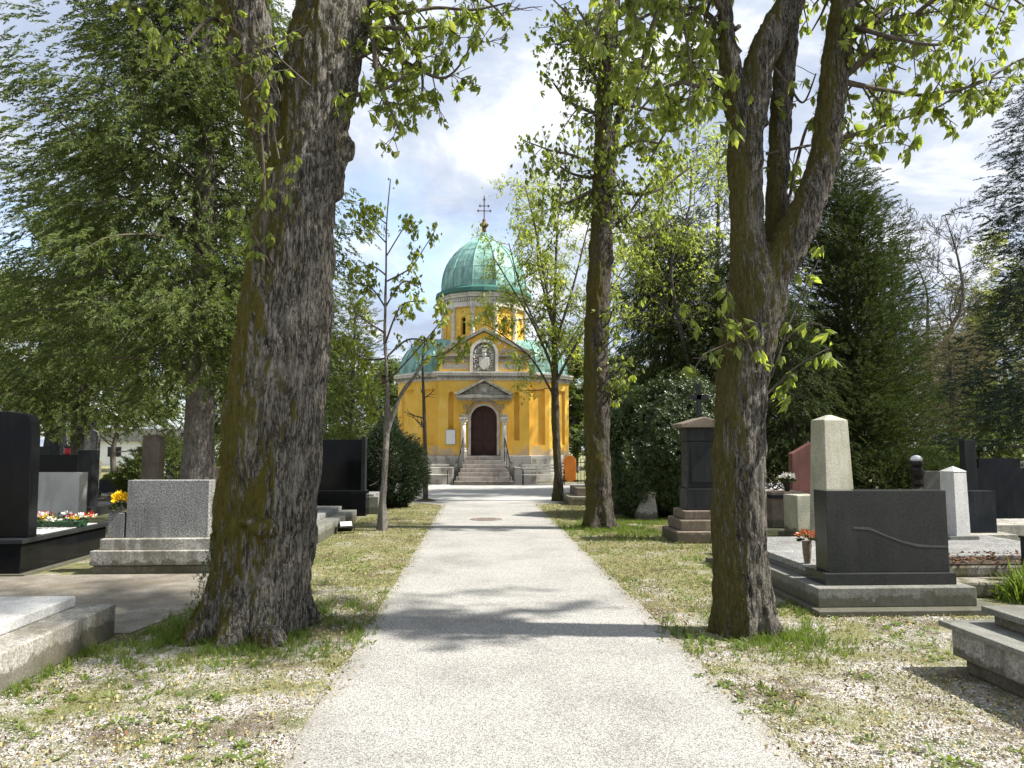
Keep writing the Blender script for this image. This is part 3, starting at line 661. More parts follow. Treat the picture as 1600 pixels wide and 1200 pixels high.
# dark granite headstone right
g = grave('gravestone', 'broad dark grey granite headstone with a pale stripe beside the right chestnut trunk', 'gravestone', 4.15, 7.02)
obj('outer_kerb', boxm(-.92, .95, -.02, 3.5, 0, .055), DBASE, g, bevel=.008)
obj('base', boxm(-.85, .74, .14, 3.35, .056, .24), DBASE, g, bevel=.008)
obj('plinth', boxm(-.71, .63, .27, .72, .241, .355), DGR, g, bevel=.006)
hs = obj('headstone', boxm(-.64, .61, .34, .62, .356, 1.17), DGR, g, bevel=.006)
bm = B(); stripe = [(-.37, .80), (-.2, .785), (-.02, .715), (.14, .655), (.3, .615), (.45, .61), (.605, .607)]
top = [(x, z+.010+.006*math.sin(i*2)) for i, (x, z) in enumerate(stripe)]; bot = [(x, z-.010) for x, z in stripe][::-1]
extr(bm, top+bot, .3375, .341); obj('pale_stripe', bm, simple('stripe_stone', (.085, .085, .08), .3), hs)  # thin wavy stripe, paler than the headstone, laid across its front face
obj('cover_slab', boxm(-.70, .62, .78, 3.2, .30, .37), GR, g, bevel=.008)
obj('slab_support', boxm(-.66, .58, .76, 3.14, .241, .299), DBASE, g)
# flowers helper
def petals(n, c, r, size, m, parent, name='bloom', flat=.6):
    P = rng.normal(size=(n, 3)); P /= np.linalg.norm(P, axis=1, keepdims=True); P[:, 2] = np.abs(P[:, 2])*flat
    D = P.copy(); P = P*r*(.5+.5*rng.random((n, 1)))+np.array(c)
    V, Fc = scatter([LEAF1], P, D, rng.random(n)*6.28, np.full(n, size), rng); return obj(name, mesh_np(name, V, Fc), m, parent)
LEAF1 = (np.array([[0, 0, 0], [.28, .05, .5], [0, 0, 1.0], [-.28, .05, .5]]), np.array([[0, 1, 2, 3]]))
def bouquet(name, label, cat, loc, r, m, pot, n=60, size=.06, stems=True, h=.0, group=None):
    t = thing(name, label, cat, loc, 0, group)
    if pot: bm = B(); lathe(bm, [(r*.35, 0), (r*.5, h*.5), (r*.55, h)], 14); obj('pot', bm, pot, t)
    petals(n, (0, 0, h+r*.5), r, size, m, t)
    if stems: petals(n//2, (0, 0, h+.0), r*.9, size*1.2, LDK, t, 'leaves', .5)
    return t
bouquet('flower_pot', 'small pot of faded orange flowers at the left end of the dark headstone', 'flowers', (3.52, 7.86, .37), .09, ORP, BRST, 70, .05, h=.24)
# grey headstone with yellow flowers, left
g = grave('gravestone', 'mottled grey granite headstone on stepped base behind the big left trunk', 'gravestone', -4.13, 9.69)
obj('foundation', boxm(-.75, .78, .02, .72, 0, .115), CONCW, g, bevel=.02)
obj('lower_step', boxm(-.78, .80, 0, .70, .116, .30), CONC, g, bevel=.01)
obj('upper_step', boxm(-.70, .72, .08, .62, .301, .44), CONC, g, bevel=.01)
obj('headstone', boxm(-.44, .61, .2, .42, .441, 1.18), GR, g, bevel=.008)
fb = obj('vase_block', boxm(-.67, -.46, .2, .42, .441, .76), GR, g, bevel=.008)
yv = thing('chrysanthemum_bouquet', 'yellow chrysanthemums in the stone vase left of the grey headstone', 'flowers', (-4.13-.56, 9.99, .761))
petals(110, (0, 0, .14), .09, .07, YEL, yv, 'bloom', 1); petals(60, (0, -.02, .04), .10, .07, LDK, yv, 'leaves', .7)
# black polished grave left
g = grave('gravestone', 'tall polished black granite headstone with rounded corner at the left edge', 'gravestone', -6.5, 9.68)
obj('base', boxm(-.9, .76, -.02, 2.1, 0, .40), BLK, g, bevel=.006)
obj('plinth_cap', boxm(-.95, .80, -.06, 2.15, .401, .455), BLKD, g, bevel=.006)
obj('ledge', boxm(-1.0, .86, -.10, 2.5, 0, .03), DBASE, g)
bm = B(); pts = [(-.72, .456), (.74, .456), (.72, 1.80)]+arc(.58, 1.93, .12, 0, math.pi/2, 8)+[(.40, 2.075), (-.4, 2.075)]+arc(-.58, 1.93, .12, math.pi/2, math.pi, 8)+[(-.70, 1.80)]
extr(bm, pts, .14, .34); obj('headstone', bm, BLK, g, bevel=.01)
obj('gravel_bed', boxm(-.8, .7, .5, 1.95, .40, .462), GRL, g)
fl = thing('flower_bed', 'low row of white, pink and red flowers on the black grave', 'flowers', (-6.0, 11.17, .46))
GREENPOT = simple('green_plastic', (.03, .09, .05), .4)
obj('trough', boxm(-.45, .22, -.12, .12, .0, .08, -.02), GREENPOT, fl)
for i in range(26):
    c = (-.62+random.random()*.95, random.uniform(-.3, .15), .10+random.random()*.08); petals(14, c, .05, .05, (WHP, REDP, PINKP, WHP, YEL)[i % 5], fl)
petals(160, (-.15, -.05, .05), .42, .07, LDK, fl, 'leaves', .25)
# further left graves
g = grave('gravestone', 'plain pale grey block headstone standing behind the flowers on the black grave', 'gravestone', X(92, 13.5), 13.5)
obj('headstone', boxm(-.48, .39, 0, .28, .1, 1.165), GRL, g, bevel=.008); obj('base', boxm(-.6, .5, -.1, .5, 0, .12), CONC, g, bevel=.01)
g = grave('gravestone', 'long low polished black grave wall ending in a square pillar', 'gravestone', X(100, 18), 18)
obj('headstone', boxm(-1.3, .36, 0, .2, .2, 1.44), BLK, g, bevel=.006); obj('pillar', boxm(.34, .70, -.06, .3, .2, 1.55, .01), BLKD, g, bevel=.006); obj('base', boxm(-1.4, .8, -.2, 2, 0, .22), BLKD, g, bevel=.01)
g = grave('gravestone', 'dark obelisk with flat pedestal far behind the black headstone', 'gravestone', X(86, 24), 24)
bm = B(); box(bm, -.24, .24, -.24, .24, 1.65, 2.55, .07); prism(bm, [(-.17, -.17), (.17, -.17), (.17, .17), (-.17, .17)], 2.55, 2.68, .3); obj('obelisk', bm, BLKD, g, bevel=.008)
obj('pedestal', boxm(-.32, .32, -.32, .32, .3, 1.65), BLKD, g, bevel=.01); obj('base', boxm(-.6, .6, -.5, .6, 0, .3), CONC, g, bevel=.01)
l = thing('grave_lantern', 'small dark red grave lantern on top of the low black wall', 'lantern', (X(105, 18.1), 18.1, 1.441))
bm = B(); lathe(bm, [(.06, 0), (.07, .03), (.06, .16)], 12); obj('glass', bm, REDLAMP, l); bm = B(); lathe(bm, [(.07, .161), (.075, .19), (.03, .24)], 12); obj('cap', bm, DBRONZE, l)
g = grave('gravestone', 'slender grey stone stele with pointed top and small cross finial', 'gravestone', X(144, 20), 20)
bm = B(); extr(bm, [(-.17, .45), (.17, .45), (.15, 1.9), (.11, 2.02), (0, 2.08), (-.11, 2.02), (-.15, 1.9)], -.12, .12); obj('stele', bm, GR, g, bevel=.01)
bm = B(); box(bm, -.03, .03, -.03, .03, 2.07, 2.36); box(bm, -.10, .10, -.03, .03, 2.2, 2.26); obj('cross', bm, GR, g)
obj('base', boxm(-.22, .22, -.2, .22, 0, .45, .02), BLKD, g, bevel=.01)
g = grave('ledger_tomb', 'flat dark slab tomb beside the slender cross topped stele', 'tomb', X(180, 20.5), 20.5)
obj('kerb', boxm(-.6, .9, -.5, 1.4, 0, .28), CONCW, g, bevel=.01); obj('cover_slab', boxm(-.5, .8, -.4, 1.3, .281, .36), GR, g, bevel=.01); obj('corner_stone', boxm(-.62, -.2, -.62, -.505, 0, .42), GR, g, bevel=.01)
g = thing('planter', 'dark oblong stone planter full of clipped green under the left conifer', 'planter', (X(181, 24), 24, .2))
obj('trough', boxm(-.36, .36, -.2, .2, 0, .42, -.03), BLKD, g, bevel=.01)
petals(500, (0, 0, .42), .34, .09, LTH, g, 'leaves', .5); obj('foot', boxm(-.3, .3, -.15, .15, -.2, 0), CONC, g)
g = grave('gravestone', 'round shouldered brown stone stele between the left conifer trunk and planter', 'gravestone', X(240, 16), 16)
bm = B(); extr(bm, stepped_top(-.19, .19, .3, 1.88, .12), -.12, .12); obj('stele', bm, BRST, g, bevel=.02); obj('base', boxm(-.3, .3, -.25, .3, 0, .3, .02), BRST, g, bevel=.02)
g = grave('gravestone', 'narrow whitish stone pillar just left of the pale conifer trunk', 'gravestone', X(269, 24), 24)
bm = B(); box(bm, -.13, .13, -.1, .1, .3, 1.3)
for k in range(4): box(bm, -.145, .145, -.115, .115, .95+k*.08, .97+k*.08)
obj('pillar', bm, GRL, g, bevel=.006); obj('base', boxm(-.3, .3, -.2, .4, 0, .3), CONC, g)
for px, Y, w_, h_, m_, lab in ((20, 22, .5, 1.5, GR, 'square grey headstone half hidden left of the far obelisk'), (150, 28, .4, 1.2, BRST, 'small brown headstone in the shade far left'), (215, 30, .6, 1.0, GRL, 'pale broad headstone deep in the shade beyond the planter'), (345, 20, .5, 1.1, BRST, 'weathered brown headstone just left of the big chestnut trunk')):
    g = grave('gravestone', lab, 'gravestone', X(px, Y), Y); bm = B(); extr(bm, stepped_top(-w_/2, w_/2, .2, h_, .1), -.08, .08); obj('headstone', bm, m_, g, bevel=.01)
    obj('base', boxm(-w_/2-.12, w_/2+.12, -.2, 1.2, 0, .2), CONCW, g, bevel=.015)
# mid-left black headstone and grey tomb
g = grave('gravestone', 'wide black granite headstone with side pillar beside the dark yew', 'gravestone', -3.35, 17.66)
obj('base', boxm(-1.0, .70, 0, .5, 0, .58), BLK, g, bevel=.006); obj('headstone', boxm(-.95, .56, .1, .3, .60, 1.80), BLK, g, bevel=.006)
obj('side_pillar', boxm(.565, .66, .06, .34, .583, 1.87), BLKD, g, bevel=.006); obj('kerb', boxm(-.95, .92, .52, 2.6, 0, .42), DBASE, g, bevel=.01); obj('plinth', boxm(-.98, .68, .02, .48, .581, .599), BLKD, g)
obj('cover_slab', boxm(-.85, .8, .6, 2.5, .421, .48), GR, g, bevel=.01)
g = grave('ledger_tomb', 'stepped grey slab tomb right beside the big left chestnut trunk', 'tomb', -3.6, 14.56)
obj('kerb', boxm(-.95, .92, -1.9, 2.0, 0, .245), DBASE, g, bevel=.01); obj('cover_slab', boxm(-.75, .62, -1.7, 1.85, .246, .34), GR, g, bevel=.01)
l = thing('floodlight', 'small black floodlight with pale glass lying on the verge by the grey tomb', 'floodlight', gnd(540, 834), R(25))
bm = B(); v = box(bm, -.14, .14, -.08, .08, .03, .17, .02)
for q in v: q.co = Matrix.Rotation(R(-35), 3, 'X') @ q.co+Vector((0, 0, .05))
obj('housing', bm, IRON, l, bevel=.01)
bm = B(); v = box(bm, -.11, .11, -.095, -.062, .055, .15)
for q in v: q.co = Matrix.Rotation(R(-35), 3, 'X') @ q.co+Vector((0, 0, .05))
obj('glass', bm, GLASS, l)
bm = B(); tube(bm, [(-.17, 0, .13), (-.17, .05, .0), (.17, .05, .0), (.17, 0, .13)], .012, 5); obj('bracket', bm, IRON, l)
# right side graves
g = grave('ledger_tomb', 'low stepped stone grave beside the forecourt, just left of the middle trunk', 'tomb', X(908, 21.3), 21.3)
obj('kerb', boxm(-.45, 1.2, -.7, 1.2, 0, .25), CONCW, g, bevel=.02); obj('upper_step', boxm(-.2, 1.1, -.5, 1.1, .251, .48), BRST, g, bevel=.02)
g = grave('gravestone', 'small dark obelisk seen just right of the middle trunk', 'gravestone', X(965, 20), 20)
bm = B(); box(bm, -.14, .14, -.12, .12, .7, 1.55, .03); box(bm, -.07, .07, -.06, .06, 1.55, 1.66); obj('obelisk', bm, BLKD, g, bevel=.008); obj('pedestal', boxm(-.18, .18, -.16, .16, .25, .7), DBASE, g, bevel=.01); obj('base', boxm(-.26, .3, -.25, .4, 0, .25), BRST, g, bevel=.01)
g = grave('ledger_tomb', 'flat brown grave covered with dead leaves behind the middle trunk', 'tomb', X(985, 18.6), 18.6)
obj('kerb', boxm(-.9, .7, -.7, .9, 0, .18), BRST, g, bevel=.02); obj('soil_bed', boxm(-.8, .6, -.6, .8, .181, .2), SOIL, g)
g = grave('gravestone', 'pale plaster pedestal swallowed by the ivy thicket', 'gravestone', X(1008, 16.6), 16.6)
bm = B(); lathe(bm, [(.25, 0), (.27, .1), (.22, .5), (.26, .62), (.12, .72), (.16, 1.0), (.13, 1.35), (.05, 1.5)], 10); obj('pedestal', bm, CONC, g)
g = grave('gravestone', 'tall dark pillar monument with gabled cap on brown stone steps', 'gravestone', X(1098, 12.7), 12.7)
obj('lower_step', boxm(-.57, .60, -.32, .7, 0, .20), BRST, g, bevel=.02); obj('middle_step', boxm(-.48, .5, -.22, .62, .201, .38), BRST, g, bevel=.02); obj('upper_step', boxm(-.40, .42, -.13, .55, .381, .53), BRST, g, bevel=.02)
bm = B(); box(bm, -.30, .32, -.04, .46, .531, .90); box(bm, -.265, .29, -.01, .43, .901, 1.72); box(bm, -.22, .24, -.03, -.008, 1.0, 1.60); box(bm, -.285, .31, -.03, .45, 1.721, 1.95); obj('shaft', bm, BLKD, g, bevel=.01)
bm = B(); extr(bm, [(-.40, 1.952), (.42, 1.952), (.42, 2.02), (.01, 2.14), (-.40, 2.02)], -.12, .54); obj('gabled_cap', bm, BRST, g, bevel=.015)
bm = B(); box(bm, -.03, .05, .18, .24, 2.1, 2.75); box(bm, -.17, .19, .18, .24, 2.46, 2.54); obj('cross', bm, BLKD, g)
g = grave('gravestone', 'pointed grey lichen stained obelisk behind the dark granite headstone', 'gravestone', X(1297, 11), 11)
bm = B(); box(bm, -.27, .27, -.2, .2, .25, 2.02, .055, .05); prism(bm, [(-.215, -.15), (.215, -.15), (.215, .15), (-.215, .15)], 2.02, 2.10, .15); bmesh.ops.rotate(bm, verts=bm.verts[:], cent=(0, 0, 0), matrix=Matrix.Rotation(R(14), 3, 'Z')); obj('obelisk', bm, OBST, g, bevel=.012)
obj('base', boxm(-.4, .4, -.35, .4, 0, .25), CONCW, g, bevel=.02)
g = grave('gravestone', 'low whitish stone block at the left foot of the grey obelisk', 'gravestone', X(1250, 13.2), 13.2, R(8))
obj('block', boxm(-.22, .26, -.2, .25, .08, .76), OBST, g, bevel=.015); obj('base', boxm(-.3, .34, -.3, .32, 0, .08), CONCW, g, bevel=.01)
g = grave('gravestone', 'red granite headstone with sloping top left of the grey obelisk', 'gravestone', X(1258, 15.5), 15.5)
bm = B(); extr(bm, [(-.36, .3), (.4, .3), (.4, 1.75), (.1, 1.72), (-.33, 1.48)], -.1, .1); obj('headstone', bm, REDG, g, bevel=.01); obj('base', boxm(-.5, .5, -.25, .9, 0, .3), BRST, g, bevel=.01)
bouquet('flower_vase', 'white flowers in a vase before the red granite headstone', 'flowers', (X(1228, 14.8), 14.8, .72), .13, WHP, DBRONZE, 60, .09, h=.2)
obj_ = grave('gravestone', 'dark brown low grave block under the white flowers', 'gravestone', X(1222, 15), 15); obj('block', boxm(-.4, .28, -.35, .3, 0, .72), BRST, obj_, bevel=.02); obj('cover_slab', boxm(-.44, .32, -.39, .34, .6, .66), BLKD, obj_)
g = grave('gravestone', 'small speckled white granite post with pyramid tip', 'gravestone', X(1487, 9.9), 9.9)
bm = B(); box(bm, -.135, .135, -.12, .12, .0, 1.28, .015); prism(bm, [(-.13, -.115), (.13, -.115), (.13, .115), (-.13, .115)], 1.28, 1.35, .05); bmesh.ops.rotate(bm, verts=bm.verts[:], cent=(0, 0, 0), matrix=Matrix.Rotation(R(18), 3, 'Z')); obj('post', bm, GRL, g, bevel=.006)
obj('base', boxm(-.2, .2, -.18, .2, 0, .42), DBASE, g)
g = grave('gravestone', 'low dark polished granite wall behind the white granite post', 'gravestone', X(1505, 10.6), 10.6)
obj('headstone', boxm(-.46, .45, 0, .22, .36, .97), BLKD2, g, bevel=.006); obj('base', boxm(-.6, .6, -.2, 2.4, 0, .36), CONC, g, bevel=.01)
obj('cover_slab', boxm(.5, 1.9, .2, 1.2, .0, .45), CONC, g)
g = grave('gravestone', 'grey rough headstone peeking out behind the white granite post', 'gravestone', X(1462, 15), 15)
obj('headstone', boxm(-.30, .62, 0, .2, .2, 1.12), DBASE, g, bevel=.012); obj('base', boxm(-.4, .7, -.2, .5, 0, .2), CONCW, g, bevel=.012)
g = grave('gravestone', 'big blue black stepped headstone at the right edge', 'gravestone', X(1550, 12.5), 12.5)
bm = B(); extr(bm, [(-.55, .2), (.62, .2), (.62, 1.25), (.5, 1.25), (.5, 1.42), (-.25, 1.42), (-.25, 1.25), (-.55, 1.25)], 0, .22); obj('headstone', bm, BLKD2, g, bevel=.008)
obj('tall_tablet', boxm(-.60, -.40, -.16, -.005, .2, 1.74), BLKD, g, bevel=.006); obj('base', boxm(-.7, .8, -.3, 2.0, 0, .2), DBASE, g, bevel=.01)
g = thing('grave_lantern', 'tall ornate dark grave lantern with white cap before the big conifer', 'lantern', (X(1431, 15), 15, 0))
bm = B(); lathe(bm, [(.13, 0), (.13, .75), (.10, .8)], 14); obj('pedestal', bm, DBRONZE, g)
bm = B(); lathe(bm, [(.10, .8), (.12, .86), (.09, .95), (.13, 1.05), (.13, 1.15), (.10, 1.2), (.14, 1.26), (.12, 1.33)], 14); obj('body', bm, DBRONZE, g)
bm = B(); lathe(bm, [(.10, 1.33), (.12, 1.37), (.08, 1.43), (.02, 1.45)], 14); obj('cap', bm, WHITE, g)
g = grave('ledger_tomb', 'mossy double slab grave covered with dry needles right of the dark headstone', 'tomb', 6.15, 8.85)
obj('kerb', boxm(-1.1, 1.2, -1.05, 1.6, 0, .17), CONCW, g, bevel=.03); obj('mossy_slab', boxm(-.98, 1.1, -.75, 1.5, .171, .30), CONCW, g, bevel=.03); obj('cover_slab', boxm(-.95, 1.05, -.45, 1.45, .301, .37), GR, g, bevel=.02)
obj('needle_layer', boxm(-.95, 1.07, -.74, -.46, .30, .312), SOIL, g)
P = np.stack([rng.uniform(-.97, 1.08, 900), rng.uniform(-.76, -.25, 900), rng.uniform(.30, .385, 900)], 1)
V, Fc = scatter([LEAF1], P, rng.normal(size=(900, 3))*[1, 1, .2]+[0, 0, .1], rng.random(900)*6.28, rng.uniform(.03, .06, 900), rng); obj('dead_leaves', mesh_np('dl', V, Fc), LITB, g, kind='stuff')
b = thing('wooden_post', 'short black post at the right edge beside the tall grass', 'post', (X(1597, 7.9), 7.9, 0)); obj('post', boxm(-.05, .05, -.05, .05, 0, .62), BLKD, b, bevel=.006); obj('cap', boxm(-.06, .06, -.06, .06, .621, .64), BLKD, b)
for px, Y, w_, h_, m_, lab in ((1590, 16, .7, 1.3, DBASE, 'plain grey headstone behind the blue black one at the right edge'), (985, 27, .5, .95, CONC, 'pale distant headstone in the sun between middle trunk and ivy'), (1010, 30, 1.6, 1.2, DBASE, 'long grey distant grave wall seen between middle trunk and ivy'), (1545, 18, .8, .9, GR, 'low broad grey headstone in front of the far conifers right')):
    g = grave('gravestone', lab, 'gravestone', X(px, Y), Y); obj('headstone', boxm(-w_/2, w_/2, -.08, .08, .2, h_), m_, g, bevel=.01); obj('base', boxm(-w_/2-.12, w_/2+.12, -.2, 1.0, 0, .2), CONCW, g, bevel=.015)
# far white house glimpsed under the left conifer
hb = thing('house', 'white walled low house glimpsed far behind the left graves', 'house', (X(205, 70), 70, 0))
obj('wall', boxm(-6, 6, 0, 7, 0, 2.2), WHITE, hb)
bm = B(); extr(bm, [(-6.4, 2.2), (6.4, 2.2), (5.0, 3.4), (-5, 3.4)], -.4, 7.4); obj('roof', bm, GR, hb)
for i in range(4): obj('window', boxm(-4.8+i*2.7, -3.6+i*2.7, -.05, .02, .8, 1.7), DARKHOLE, hb)

# ------------------------------------------------------------------ vegetation templates
def leaflet(L, wd, az, droop, fold=.12):
    # petiole hub at origin; z axis = up of the leaf, drooping leaflets
    d = np.array([math.cos(az)*math.cos(droop), math.sin(az)*math.cos(droop), -math.sin(droop)]); s = np.array([-math.sin(az), math.cos(az), 0]); n = np.cross(d, s)
    return np.array([d*.05*L, d*.62*L+s*wd-n*fold*wd, d*.62*L+n*fold*wd*1.5, d*.62*L-s*wd-n*fold*wd, d*L-np.array([0, 0, .10*L])])
LF_F = np.array([[0, 1, 2], [0, 2, 3], [1, 4, 2], [2, 4, 3]])
def palmate(r, n, dr0, dr1):
    V, Fs = [], []
    a0 = r.random()*6.28
    for k in range(n):
        L = 1.0*(1-.28*abs(k-(n-1)/2)/((n-1)/2)); V.append(leaflet(L, .20*L, a0+(k-(n-1)/2)*5.0/n+r.normal()*.12, r.uniform(dr0, dr1))); Fs.append(LF_F+5*k)
    return np.concatenate(V), np.concatenate(Fs)
CHT = [palmate(rng, 5, 1.1, 1.45) for _ in range(4)]+[palmate(rng, 5, .7, 1.25) for _ in range(2)]+[palmate(rng, 3, 1.0, 1.5) for _ in range(2)]
MPT = [palmate(rng, 3, .1, 1.1) for _ in range(4)]
def spray(r, n=26, wd=.032, fl=.32):
    V = []; Fs = []
    for k in range(n):
        t = (k/n)**.9; a = r.random()*6.28; c = np.array([r.normal()*.03, r.normal()*.03, t*.9]); rad = np.array([math.cos(a), math.sin(a)*fl, 0])
        L = .36*(1-t*.5)*r.uniform(.6, 1.3); d = rad*r.uniform(.3, 1)+np.array([0, 0, r.uniform(.3, 1.1)]); d /= np.linalg.norm(d); e = c+d*L
        q = r.normal(size=3); q -= d*q.dot(d); q /= np.linalg.norm(q); m = c+d*L*.5; V.append(np.array([c, m+q*wd, e, m-q*wd])); Fs.append([4*k, 4*k+1, 4*k+2, 4*k+3])
    return np.concatenate(V), np.array(Fs)
SPT = [spray(rng) for _ in range(6)]
SPN = [spray(rng, 20, .014, 1) for _ in range(4)]
def blade(w_=.06):
    return (np.array([[-w_, 0, 0], [w_, 0, 0], [w_*.7, .12, .55], [-w_*.7, .12, .55], [0, .42, 1.0]]), np.array([[0, 1, 2], [0, 2, 3], [3, 2, 4]]))
def tuft(r, n=7):
    V, Fs = [], []
    for k in range(n):
        v, f = blade(.035); a = r.random()*6.28; c, s = math.cos(a), math.sin(a); sc = r.uniform(.5, 1)
        M = np.array([[c, -s, 0], [s, c, 0], [0, 0, 1]]); V.append((v*[1, r.uniform(.4, 2), 1]*sc) @ M.T+np.array([r.normal()*.08, r.normal()*.08, 0])); Fs.append(f+5*k)
    return np.concatenate(V), np.concatenate(Fs)
TUFT = [tuft(rng) for _ in range(5)]
def rosette(r):
    V, Fs = [], []
    for k in range(6): V.append(leaflet(r.uniform(.6, 1), .16, k*1.05+r.normal()*.2, r.uniform(-.7, -.1))); Fs.append(LF_F+5*k)
    return np.concatenate(V), np.concatenate(Fs)
ROS = [rosette(rng) for _ in range(3)]

# ------------------------------------------------------------------ tree building
def smooth_path(pts, n):
    P = np.array(pts, float); t = np.linspace(0, len(P)-1, n); out = []
    for u in t:
        i = min(int(u), len(P)-2); f = u-i; p0, p1, p2, p3 = P[max(i-1, 0)], P[i], P[i+1], P[min(i+2, len(P)-1)]
        out.append(.5*((2*p1)+(-p0+p2)*f+(2*p0-5*p1+4*p2-p3)*f*f+(-p0+3*p1-3*p2+p3)*f**3))
    return np.array(out)
def thick_wood(name, limbs, m, parent, voxel=.025, amp=.03, fr=9.0, knobs=(), seed=1, roots=0, base=None, moss=0):
    bm = B()
    for lb in limbs:
        sp = smooth_path(lb, max(10, 6*len(lb))); tube(bm, [p[:3] for p in sp], [max(.01, p[3]) for p in sp], 18)
    for c, r, s in knobs: blob(bm, c, r, 3, s)
    if roots:
        rg = np.random.default_rng(seed)
        for k in range(roots):
            a = 6.28*k/roots+rg.normal()*.25; r0 = base[3]; d = Vector((math.cos(a), math.sin(a), 0)); c = Vector(base[:3]); q = rg.uniform(.8, 1.3)
            tube(bm, [c+d*r0*.55+Vector((0, 0, .75*q)), c+d*r0*.72+Vector((0, 0, .35*q)), c+d*r0*1.0+Vector((0, 0, .1)), c+d*r0*1.45*q+Vector((0, 0, -.12))], [r0*.25, r0*.36, r0*.33, r0*.16], 8)
    me = bpy.data.meshes.new('w'); bm.to_mesh(me); bm.free(); o = bpy.data.objects.new('w', me); COL.objects.link(o)
    r = o.modifiers.new('r', 'REMESH'); r.mode = 'VOXEL'; r.voxel_size = voxel; s = o.modifiers.new('s', 'SMOOTH'); s.iterations = 6; s.factor = .6
    m2 = evaluated(o); bpy.data.objects.remove(o)
    n = len(m2.vertices); co = np.empty(n*3, np.float32); m2.vertices.foreach_get('co', co); co = co.reshape(-1, 3).astype(float)
    no = np.empty(n*3, np.float32); m2.vertices.foreach_get('normal', no); no = no.reshape(-1, 3)
    q = co*[fr, fr, fr*.22]; q = q+1.4*np.stack([fbm(co*2.5, 3, seed+20), fbm(co*2.5, 3, seed+30), fbm(co*2.5, 3, seed+40)], 1)
    h1 = np.abs(fbm(q, 3, seed)-.5)*2; rid = np.clip(h1*2.6, 0, 1)**.8
    h2 = fbm(co*[2.6, 2.6, 1.2], 3, seed+5)-.5
    h3 = fbm(co*[8, 8, 4.5], 4, seed+9)-.5
    co += no*((rid-.6)*amp*1.6+h2*amp*3.2+h3*amp*2.4)[:, None]
    m2.vertices.foreach_set('co', co.astype(np.float32).ravel()); m2.update()
    o = obj(name, m2, m, parent, smooth=True, world=True)
    if moss:
        rg = np.random.default_rng(seed+3); mk = (-no[:, 0]*.55-no[:, 1]*.1+fbm(co*[2.5, 2.5, 1.1], 4, seed+60)*1.7 > 1.12) & (co[:, 2] > .05) & (co[:, 2] < 6)
        idx = np.nonzero(mk)[0]
        if len(idx):
            idx = rg.choice(idx, moss); Pm = co[idx]-no[idx]*.004+rg.normal(size=(moss, 3))*.008; Dm = no[idx]*.8+rg.normal(size=(moss, 3))*.6+np.array([0, 0, -.5])
            V, Fc = scatter(SPN, Pm, Dm, rg.random(moss)*6.28, rg.uniform(.018, .05, moss), rg); mo = obj('moss', mesh_np('moss', V, Fc), MOSS, parent, world=True); mo['kind'] = 'stuff'
    return o
